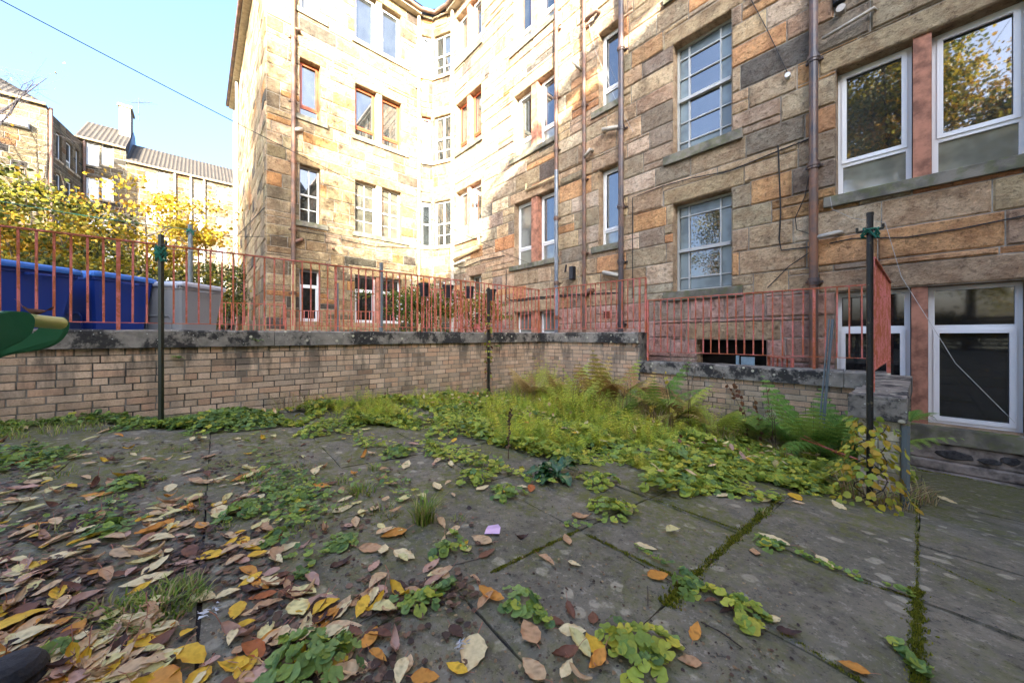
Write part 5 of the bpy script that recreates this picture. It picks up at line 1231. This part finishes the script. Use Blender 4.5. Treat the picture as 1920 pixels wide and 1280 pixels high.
def drop(x,y,cn,Lm,yaw,si=None,lift=0,g=None):
    g=g or G(x,y)
    if not WORLD_OK(g.x,g.y): return
    si=rg.integers(0,6) if si is None else si
    if (cn,si) not in LM: si=0
    o=bpy.data.objects.new('fallen_leaf',LM[(cn,si)]); COL.objects.link(o); o.location=g+Vector((0,0,.004+lift)); o.scale=(Lm,Lm,Lm)
    o.rotation_euler=(rg.normal(0,.07),rg.normal(0,.07),yaw)
    wh,_=where(x,y); lab=f'{shapes[si][3]} {cn} leaf {wh}'
    placed.append((o,x,y,Lm/g.y)); tag(o,lab,'leaf',GRP)
# leaves picked out in the photograph: x, y, apparent length px, colour, shape
for i,(x,y,L,cn,si) in enumerate([(45,1168,95,'yellow',4),(104,1178,60,'orange',1),(303,1237,80,'cream',5),(520,1197,55,'cream',5),(285,1042,95,'cream',0),(272,1091,90,'cream',0),(118,1044,60,'cream',0),(390,1044,80,'yellow',0),(473,1032,40,'yellow',3),(451,1055,45,'pinkish',1),(532,1030,60,'cream',0),(601,1131,50,'pale yellow',0),(613,1166,55,'orange',1),(471,1152,40,'pale tan',1),(285,997,70,'orange',2),(171,1008,50,'yellow',1),(295,965,45,'pale tan',1),(553,967,42,'yellow',3),(579,955,42,'cream',0),(364,937,50,'pale yellow',1),(406,900,60,'cream',0),(455,898,60,'orange',1),(601,912,40,'orange',0),(260,1213,75,'yellow',4),(244,1203,65,'pale tan',0),(185,1199,40,'pale yellow',4),(382,1122,60,'cream',5),(341,988,60,'pale tan',0),(228,1040,70,'pale tan',0),(439,1241,55,'tan',0),(63,988,50,'orange',1),(53,1065,70,'yellow',0),(762,872,40,'cream',0),(819,912,40,'cream',0),(905,916,36,'cream',0),(980,914,24,'cream',5),(996,918,30,'rust red',1),(643,956,45,'cream',0),(702,956,34,'pale tan',1),(791,933,34,'pale yellow',4),(667,981,45,'pale tan',3),(1179,960,34,'cream',1),(1090,971,42,'tan',2),(738,1004,75,'orange',1),(758,1042,60,'cream',0),(698,1032,55,'tan',1),(809,1063,45,'pinkish',0),(807,1089,48,'pale yellow',0),(708,1092,52,'pale tan',4),(903,1014,45,'pale tan',5),(874,1030,32,'pale yellow',5),(913,1040,40,'brown',0),(1025,1053,42,'tan',3),(1077,1060,22,'cream',1),(1211,1027,42,'cream',0),(1063,1014,34,'tan',1),(1234,1081,46,'orange',5),(911,1128,50,'tan',3),(608,1130,40,'pale yellow',0),(856,1187,42,'dark brown',5),(886,1227,85,'cream',5),(856,1256,50,'yellow',0),(1000,1258,62,'pale tan',5),(1043,1168,34,'brown',5),(1112,1161,34,'brown',5),(1073,1185,55,'cream',0),(1086,1207,70,'pale yellow',3),(1114,1213,60,'yellow',5),(1120,1246,60,'orange',2),(1060,1230,60,'brown',2),(708,1195,60,'brown',3),(641,1183,75,'pale tan',1),(610,1162,50,'orange',2),(659,1258,70,'pale tan',1),(1572,949,44,'cream',0),(1777,939,60,'cream',0),(1354,930,34,'cream',0),(1436,939,34,'cream',1),(1492,933,36,'yellow',5),(1497,944,22,'pale tan',1),(1659,906,58,'orange',1),(1304,1187,48,'orange',0),(1267,1210,34,'cream',0),(1293,1243,45,'tan',5),(1249,1219,34,'orange',3),(1450,1012,70,'cream',0),(1547,1055,45,'cream',0),(1600,1256,50,'orange',1),(1387,880,28,'orange',0),(1363,1150,38,'dark brown',3),(1385,1155,40,'brown',2),(1480,1190,44,'dark brown',2),(1332,1130,30,'brown',3),(948,921,22,'yellow',5),(1245,845,30,'cream',1),(340,1060,50,'pinkish',1),(150,1130,80,'pinkish',3),(130,1110,70,'brown',2),(175,1160,70,'tan',1),(300,1130,45,'pale tan',1),(240,1080,60,'brown',2),(520,1090,50,'brown',3),(560,1120,50,'brown',2),(640,1060,45,'dark brown',2),(500,1140,55,'tan',3),(470,1110,60,'dark brown',2),(210,1245,70,'brown',1),(150,1230,65,'brown',2),(200,1265,75,'tan',1),(480,1265,65,'brown',1),(385,905,50,'pale tan',0),(60,905,60,'pale tan',0),(40,940,60,'cream',0),(180,930,60,'orange',0),(1070,1150,40,'brown',2),(1450,1165,26,'cream',1)]):
    g=G(x,y); drop(x,y,cn,min(.135,max(.055,L/F*g.y*(.80 if x<500 else .95))),rg.uniform(0,6.28) if x>600 else rg.normal(.35,.5)+(math.pi if i%2 else 0),si,lift=.004)
dense=[(-60,1300,.16),]
wts=np.array([7,6,3.6,2.0,5.5,3,2.4,1.4,.5,7]); wts/=wts.sum(); CN=list(LC.keys())
k=0; cand=[]
while k<60000 and len(cand)<540:
    k+=1; x,y=rg.uniform(-60,1500),rg.uniform(800,1290)
    if y<800: continue
    dn=(1-sm((x-330-.25*(1280-y))/520))**1.1*.95+.02
    if 860<y<1010 and x<900: dn+=.12
    if abs(y-(1165-(x-560)*.22))<22 and 560<x<900: dn+=.45        # drift along a joint
    if y>1120 and 330<x<560: dn*=.55
    if x>1000: dn*=.5
    if rg.uniform()>dn*(.45+.55*(y-780)/500): continue
    g_=G(x,y)
    if patch(g_.x*1.9,g_.y*1.9)+rg.normal(0,.5)<-.25: continue
    g=G(x,y)
    if not WORLD_OK(g.x,g.y): continue
    cand.append((x,y,g))
rest=[]
for i,(x,y,g) in enumerate(cand):
    cn=CN[rg.choice(len(CN),p=wts)]; L=rg.uniform(.05,.11); rest.append((L/g.y,x,y,g,cn,L))
rest.sort(key=lambda a:-a[0]); nind=max(0,300-len(placed))
for r_,x,y,g,cn,L in rest[:nind]: drop(x,y,cn,L,rg.uniform(0,6.28),int(rg.integers(0,7)),g=g,lift=rg.uniform(0,.012))
parts=[]
for r_,x,y,g,cn,L in rest[nind:]:
    si=int(rg.integers(0,7)); si=si if (cn,si) in LM else 0; v,f,c=leaf_mesh(si*7+len(cn),*shapes[si][:3],LC[cn])
    yaw=np.array([rg.uniform(0,6.28)]); parts.append(place(v,f,np.array([[g.x,g.y,g.z+.004+rg.uniform(0,.015)]]),rotm(yaw,np.array([abs(rg.normal(0,.15))]),yaw),np.array([L]),np.ones((1,3)),c))
v,f,c=merge(parts); tag(np_mesh('leaf_litter',v,f,M_dry,c,smooth=True),'smaller fallen leaves thickly scattered over the left of the patio','leaf litter',kind='stuff')
# make shared labels single things out where a neighbour has the same one
cnt={}
for o,x,y,r_ in placed: cnt.setdefault(o['label'],[]).append((x,y,o))
for lab,lst in cnt.items():
    if len(lst)>1:
        lst.sort(key=lambda a:a[0]); names=['leftmost','second from left','third from left','fourth from left','fifth from left','sixth from left','seventh from left','eighth from left']
        for i,(x,y,o) in enumerate(lst):
            o['label']=' '.join((lab+', '+(names[i] if i<len(names) else 'right-hand')+' of these').split()[:16])
bp=sample(band,260); parts=[]
for q in bp:
    cn=CN[rg.choice(len(CN),p=wts)]; si=int(rg.integers(0,6)); v,f,c=leaf_mesh(si*7+len(cn),*shapes[si][:3],LC[cn]); yaw=np.array([rg.uniform(0,6.28)])
    parts.append(place(v,f,np.array([[q[0],q[1],q[2]+rg.uniform(.08,.17)]]),rotm(yaw,np.array([abs(rg.normal(0,.5))]),yaw),np.array([rg.uniform(.05,.09)]),np.ones((1,3)),c))
v,f,c=merge(parts); tag(np_mesh('leaf_litter',v,f,M_dry,c,smooth=True),'fallen leaves caught in the green plants by the walls','leaf litter',kind='stuff')
# crumbs, twigs and dirt in the drifts
n=2600; xs=rg.uniform(-40,1500,n); ys=rg.uniform(810,1280,n); P_=[G(x,y) for x,y in zip(xs,ys)]; P_=[q for q in P_ if WORLD_OK(q.x,q.y)]
pos=np.array([(q.x,q.y,q.z+.004) for q in P_]); m=len(pos)
col=np.array([(.10,.06,.04),(.2,.13,.07),(.05,.035,.03),(.3,.22,.12)])[rg.integers(0,4,m)]
v,f,c=place(HEART[0],HEART[1],pos,rotm(rg.uniform(0,6.28,m),np.abs(rg.normal(0,.4,m)),rg.uniform(0,6.28,m)),rg.uniform(.003,.012,m),col)
tag(np_mesh('leaf_crumbs',v,f,M_dry,c),'brown crumbs of dead leaf and soil on the slabs','debris',kind='stuff')
for i,(x,y,L,a) in enumerate([(860,1062,.16,.3),(1130,975,.18,.1),(690,1165,.2,.8),(1215,1120,.1,1.2),(560,1075,.14,1.1),(1350,1190,.13,2.2)]):
    g=G(x,y); mb=MB(); mb.tube([g+Vector((-L/2*math.cos(a),-L/2*math.sin(a),.006)),g+Vector((0,0,.012)),g+Vector((L/2*math.cos(a),L/2*math.sin(a+.2),.007))],.0022,5)
    wh,_=where(x,y); tag(mb.build('twig',M_bark),'thin bent twig lying on the paving '+wh,'twig','twigs on the paving')
n=3600; P_=[]
while len(P_)<n:
    x,y=rg.uniform(-60,900),rg.uniform(830,1290)
    if rg.uniform()<(1-sm((x-250)/600))*.9+.05+(.8 if abs(y-(1165-(x-560)*.22))<25 and x>560 else 0):
        q=G(x,y)
        if WORLD_OK(q.x,q.y) and patch(q.x*2.3,q.y*2.3)+rg.normal(0,.3)>.1: P_.append((q.x,q.y,q.z+rg.uniform(.003,.01)))
pos=np.array(P_); col=np.array([(.09,.05,.035),(.13,.08,.05),(.05,.035,.03),(.2,.12,.08)])[rg.integers(0,4,n)]
v,f,c=place(HEART[0],HEART[1],pos,rotm(rg.uniform(0,6.28,n),np.abs(rg.normal(0,.25,n)),rg.uniform(0,6.28,n)),rg.uniform(.008,.03,n),col)
tag(np_mesh('leaf_mould',v,f,M_dry,c),'dark wet leaf fragments matted under the fallen leaves on the left','debris',kind='stuff')
# pink wrapper and pale scraps
g=G(922,1000); mb=MB(); mb.face([g+Vector((-.035,-.012,.006)),g+Vector((.038,-.018,.01)),g+Vector((.042,.02,.02)),g+Vector((-.03,.026,.008))]); mb.face([g+Vector((-.03,.026,.008)),g+Vector((.042,.02,.02)),g+Vector((.03,.03,.03)),g+Vector((-.02,.034,.02))]); tag(mb.build('wrapper',simple('lilac_foil',(.55,.36,.52),.4)),'small crumpled lilac wrapper on the slab right of the upright grass','wrapper')
for x,y,lab in((392,1150,'dirty white crumpled tissue among leaves at the near left'),(868,1212,'pale feathery scrap behind the big cream leaf at the bottom')):
    g=G(x,y); mb=MB(); r_=random.Random(x)
    for k in range(16): a=r_.uniform(0,6.28); q=g+Vector((math.cos(a)*r_.uniform(0,.035),math.sin(a)*r_.uniform(0,.03),r_.uniform(.004,.014))); mb.face([q+Vector((r_.uniform(-.014,.014),r_.uniform(-.01,.01),r_.uniform(-.003,.008))) for _ in range(3)])
    tag(mb.build('paper_scrap',simple('grey_paper',(.45,.46,.47),.9) if x==392 else bpy.data.materials['grey_paper']),lab,'scrap')

# ------------------------------------------------------------------ trees and shrubs
def make_tree(name,label,cat,loc,height,crown,cols,nleaf,lsize,seed,trunk_r=.12,cz=.62,limbs=9,bare=False,flowers=0,group=None,clumps=60,trunkmat=None):
    r=np.random.default_rng(seed); loc=Vector(loc); o=thing(name,label,cat,tuple(loc),group); mb=MB(); cr=np.array(crown); c0=np.array([0,0,height*cz])
    tips=[]; top=np.array([r.normal(0,.2),r.normal(0,.2),height*.8])
    mb.tube([(0,0,-.1),(top[0]*.3,top[1]*.3,height*.3),tuple(top)],[trunk_r,trunk_r*.75,trunk_r*.2],8)
    for i in range(limbs):
        a=2.4*i+r.normal(0,.3); t=.25+.6*i/limbs; s=top*np.array([t,t,t]); 
        e=c0+cr*np.array([math.cos(a),math.sin(a),r.uniform(-.5,.9)])*r.uniform(.6,.95); m=(s+e)/2+np.array([0,0,.12*height*r.uniform(0,1)])
        mb.tube([tuple(s),tuple(m),tuple(e)],[trunk_r*.4,trunk_r*.25,trunk_r*.08],6); tips+= [m,e]
        for j in range(5):
            b=m*(1-j/5)+e*j/5; f_=b+cr*r.normal(0,.33,3); mb.tube([tuple(b),tuple((b+f_)/2+r.normal(0,.05*height*.3,3)),tuple(f_)],[trunk_r*.14,trunk_r*.08,trunk_r*.03],4); tips.append(f_)
            if bare:
                for q in range(6): d=f_+r.normal(0,.16,3)*cr; s0=b*(1-q/6)+f_*q/6; mb.tube([tuple(s0),tuple((s0+d)/2+r.normal(0,.06,3)),tuple(d)],[trunk_r*.05,trunk_r*.035,trunk_r*.015],3,cap=False)
    for i,v in enumerate(mb.v): mb.v[i]=(v[0]+loc.x,v[1]+loc.y,v[2]+loc.z)
    mb.build('trunk',trunkmat or M_bark,o)
    if nleaf:
        tips=np.array(tips); cc=[]
        for k in range(clumps):
            if r.random()<.6: cc.append(tips[r.integers(0,len(tips))]+r.normal(0,.08,3)*cr)
            else:
                d=r.normal(0,1,3); d/=np.linalg.norm(d); cc.append(c0+d*cr*r.uniform(.55,1.0))
        cc=np.array(cc); sz=r.uniform(.12,.26,len(cc)); k=r.integers(0,len(cc),nleaf)
        pos=cc[k]+r.normal(0,1,(nleaf,3))*sz[k][:,None]*cr*np.array([.8,.8,.5]); tone=r.uniform(.75,1.2,len(cc))
        ci=r.integers(0,len(cols),len(cc)); C=np.where(r.random((nleaf,1))<.7,np.array(cols)[ci[k]],np.array(cols)[r.integers(0,len(cols),nleaf)])*tone[k][:,None]*r.uniform(.8,1.15,(nleaf,1))
        pos=pos[pos[:,2]>.05] if True else pos; C=C[:len(pos)]; n=len(pos)
        v,f,c=place(HEART[0],HEART[1],pos,rotm(r.uniform(0,6.28,n),r.uniform(.2,1.8,n),r.uniform(0,6.28,n)),r.uniform(*lsize,n),C)
        np_mesh('crown',v,f,M_leaf,c,parent=o)
    if flowers:
        p_=c0+cr*r.normal(0,.6,(flowers,3)); v,f,c=place(HEART[0],HEART[1],p_,rotm(r.uniform(0,6.28,flowers),r.uniform(.8,2,flowers),r.uniform(0,6.28,flowers)),r.uniform(.03,.06,flowers),np.tile([.8,.8,.78],(flowers,1))); np_mesh('flowers',v,f,M_leaf,c,parent=o)
    return o
zy=H+ZY
YEL=[(.30,.235,.015),(.24,.21,.02),(.34,.21,.015),(.16,.16,.02)]; OLI=[(.07,.085,.013),(.05,.065,.013),(.10,.10,.016),(.04,.05,.013)]; ORG=[(.34,.22,.015),(.32,.17,.015),(.26,.22,.02)]
make_tree('shrub_tree','golden yellow bushy tree behind the big blue bin','tree',(-14.6,10.4,zy),4.5,(2.1,1.6,1.4),YEL+ORG+OLI[:1],6500,(.07,.12),1,.09,.55)
make_tree('shrub_tree','yellow and olive tree at the far left edge','tree',(-17.0,11.8,zy),5.9,(2.2,1.8,2.0),YEL+OLI,8000,(.07,.13),2,.1)
make_tree('shrub_tree','orange yellow tree with loose spreading branches before the terrace','tree',(-15.2,14.6,zy),6.6,(3.0,1.5,1.7),ORG+YEL[:1],4200,(.09,.14),3,.08,.66,clumps=45)
make_tree('bush','dark olive bush under the golden tree behind the bins','shrub',(-12.2,9.6,zy),2.6,(1.9,1.2,1.2),OLI+YEL,6000,(.05,.09),4,.04,.5)
make_tree('bush','olive bush behind the gap between the two blue bins','shrub',(-9.4,9.6,zy),2.2,(1.5,1.0,1.0),OLI+YEL,4200,(.05,.08),5,.04,.5)
make_tree('bush','loose green bush behind the grey pole','shrub',(-11.0,13.4,zy),3.4,(1.7,1.2,1.3),OLI+[(.12,.22,.06)],5000,(.05,.09),6,.04,.55)
make_tree('bush','low tangle of olive shrubs at the far left below the yellow tree','shrub',(-15.2,9.4,zy),3.0,(2.2,1.1,1.5),OLI+YEL,5500,(.05,.09),16,.04,.5)
make_tree('bush','green shrub with small white flowers behind the plant pots','shrub',(-2.3,9.3,zy),1.55,(1.0,.8,.70),[(.09,.15,.02),(.13,.17,.025),(.06,.10,.02),(.2,.19,.03)],5200,(.03,.06),7,.03,.55,flowers=60)
make_tree('bush','smaller green shrub to the right of the white flowered shrub','shrub',(-.9,9.0,zy),1.3,(.7,.5,.55),[(.18,.24,.04),(.30,.26,.05),(.3,.15,.04)],2200,(.03,.055),8,.03,.5,flowers=12)
make_tree('bare_tree','bare tree top with fine twigs against the sky at the upper left','tree',(-33,20.5,H-1),18.0,(5.2,3.0,3.6),ORG,60,(.10,.16),9,.2,.86,limbs=12,bare=True,clumps=12,trunkmat=simple('pale_twig',(.035,.03,.035),.9))
# trees behind the viewer: they dapple the wing and show in the window glass
BT=[(.45,.33,.03),(.38,.33,.04),(.5,.28,.03),(.2,.2,.03),(.12,.14,.03)]
make_tree('garden_tree','tall autumn tree behind the viewer dappling the wing','tree',(-6.2,-5.2,H-1.2),14.5,(3.2,2.8,5.0),BT,26000,(.09,.14),10,.2,.68,clumps=70)
t2=make_tree('garden_tree','broad golden tree behind the viewer on the left','tree',(-3.3,-8.2,H-1.1),11.8,(3.1,2.4,5.2),BT,30000,(.05,.09),11,.2,.58,clumps=80)
t3=dup(t2); t3.location=(-11.5,-2.5,H-1); t3.rotation_euler=(0,0,2.1); t3['label']='golden tree further left behind the viewer'
t4=dup(t2); t4.location=(-8.5,-10.5,H-1); t4.rotation_euler=(0,0,4.1); t4['label']='golden tree furthest behind the viewer'
# slatted fence behind the viewer, seen in the low glass
a,b=Vector((-9.0,-2.5,0)),Vector((-1.5,-8.5,0)); Fw=Face(b,a-b); L=(a-b).length; o=thing('timber_fence','weathered timber fence behind the viewer','fence',(b.x,b.y,H-1.1)); mb=MB()
for k in range(13): mb.fbox(Fw,0,L,-1.1+k*.14,-1.1+k*.14+.11,0,.02)
wd=simple('weathered_timber',(.09,.07,.05),.85,.4,6,.5); mb.build('boards',wd,o)
for k in range(6): mb=MB(); mb.fbox(Fw,k*L/5-.05,k*L/5+.05,-1.2,.75,-.1,-.002); mb.build('post',wd,o)
make_tree('bush','green hedge in front of the timber fence','shrub',(-6.5,-6.0,H-1),2.4,(2.6,1.4,1.0),OLI+YEL,5000,(.05,.09),13,.04,.5)

# ------------------------------------------------------------------ green frame at the left edge and rubber foot
o=thing('metal_bracket','dark green metal bracket with two rounded plates and a pale tube at the left edge','bracket',(-1.15,.80,H-.02))
def plate(cx,cy,Y,pts,name):
    mb=MB(); th=.008
    fr=[Vector(((x-960)/F*(Y+(x-60)*.0006),Y+(x-60)*.0006,H+(HZ-y)/F*(Y+(x-60)*.0006))) for x,y in pts]; bk=[p+Vector((.004,th,0)) for p in fr]
    mb.face(list(reversed(fr))); mb.face(bk); n=len(fr)
    for i in range(n): mb.face([fr[i],fr[(i+1)%n],bk[(i+1)%n],bk[i]])
    return mb.build(name,M_green,o,bevel=.002)
def arc(pts,n=6):
    out=[]; m=len(pts)
    for i in range(m):
        p0,p1,p2,p3=[Vector(pts[(i+k-1)%m]) for k in range(4)]
        for k in range(n): t=k/n; out.append(tuple(.5*((2*p1)+(-p0+p2)*t+(2*p0-5*p1+4*p2-p3)*t*t+(-p0+3*p1-3*p2+p3)*t**3)))
    return out
plate(0,0,.90,arc([(108,594),(120,606),(116,625),(96,645),(60,657),(0,667),(-60,690),(-60,640),(0,640),(60,625),(85,600)]),'plate')
plate(0,0,.74,arc([(15,583),(40,586),(52,598),(48,620),(30,638),(0,652),(-60,675),(-60,600),(0,585)]),'plate')
mb=MB(); Yt=.80
def rt(x,y,Y): return Vector(((x-960)/F*Y,Y,H+(HZ-y)/F*Y))
mb.tube([rt(-90,592,.70),rt(20,597,.75),rt(112,606,.86)],.0150,16); mb.build('tube',M_palegreen,o,smooth=True)
mb=MB(); mb.tube([rt(-20,655,.84),rt(-60,760,.82),rt(-90,1000,.80),(-1.15,.75,gz(-1.15,.75))],.016,12); mb.build('leg',M_green,o,smooth=True)
q=rt(85,590,.84); mb=MB(); mb.box(q.x-.05,q.x+.02,q.y-.012,q.y+.012,q.z-.004,q.z+.002); 
lo=bpy.data.objects.new('fallen_leaf',LM[('brown',6)]); COL.objects.link(lo); lo.location=rt(72,588,.80)+Vector((0,0,.002)); lo.scale=(.06,.045,.045); lo.rotation_euler=(0,0,.15); tag(lo,'withered brown leaf resting on the pale green tube','leaf')
g=G(14,1290); o=thing('rubber_foot','rounded black rubber foot on the slabs in the near left corner','rubber foot',tuple(g)); mb=MB(); prof=[(.060,0),(.064,.012),(.060,.022),(.064,.032),(.060,.045),(.050,.060),(.034,.068),(.015,.071),(0.001,.071)]; n=36
for i in range(len(prof)-1):
    for k in range(n):
        t0,t1=2*math.pi*k/n,2*math.pi*(k+1)/n; mb.face([(g.x+prof[a][0]*math.cos(t),g.y+prof[a][0]*math.sin(t),g.z+prof[a][1]) for a,t in((i,t0),(i,t1),(i+1,t1),(i+1,t0))])
mb.build('foot',simple('black_rubber',(.02,.02,.022),.8,.3,30,.4),o,smooth=True)
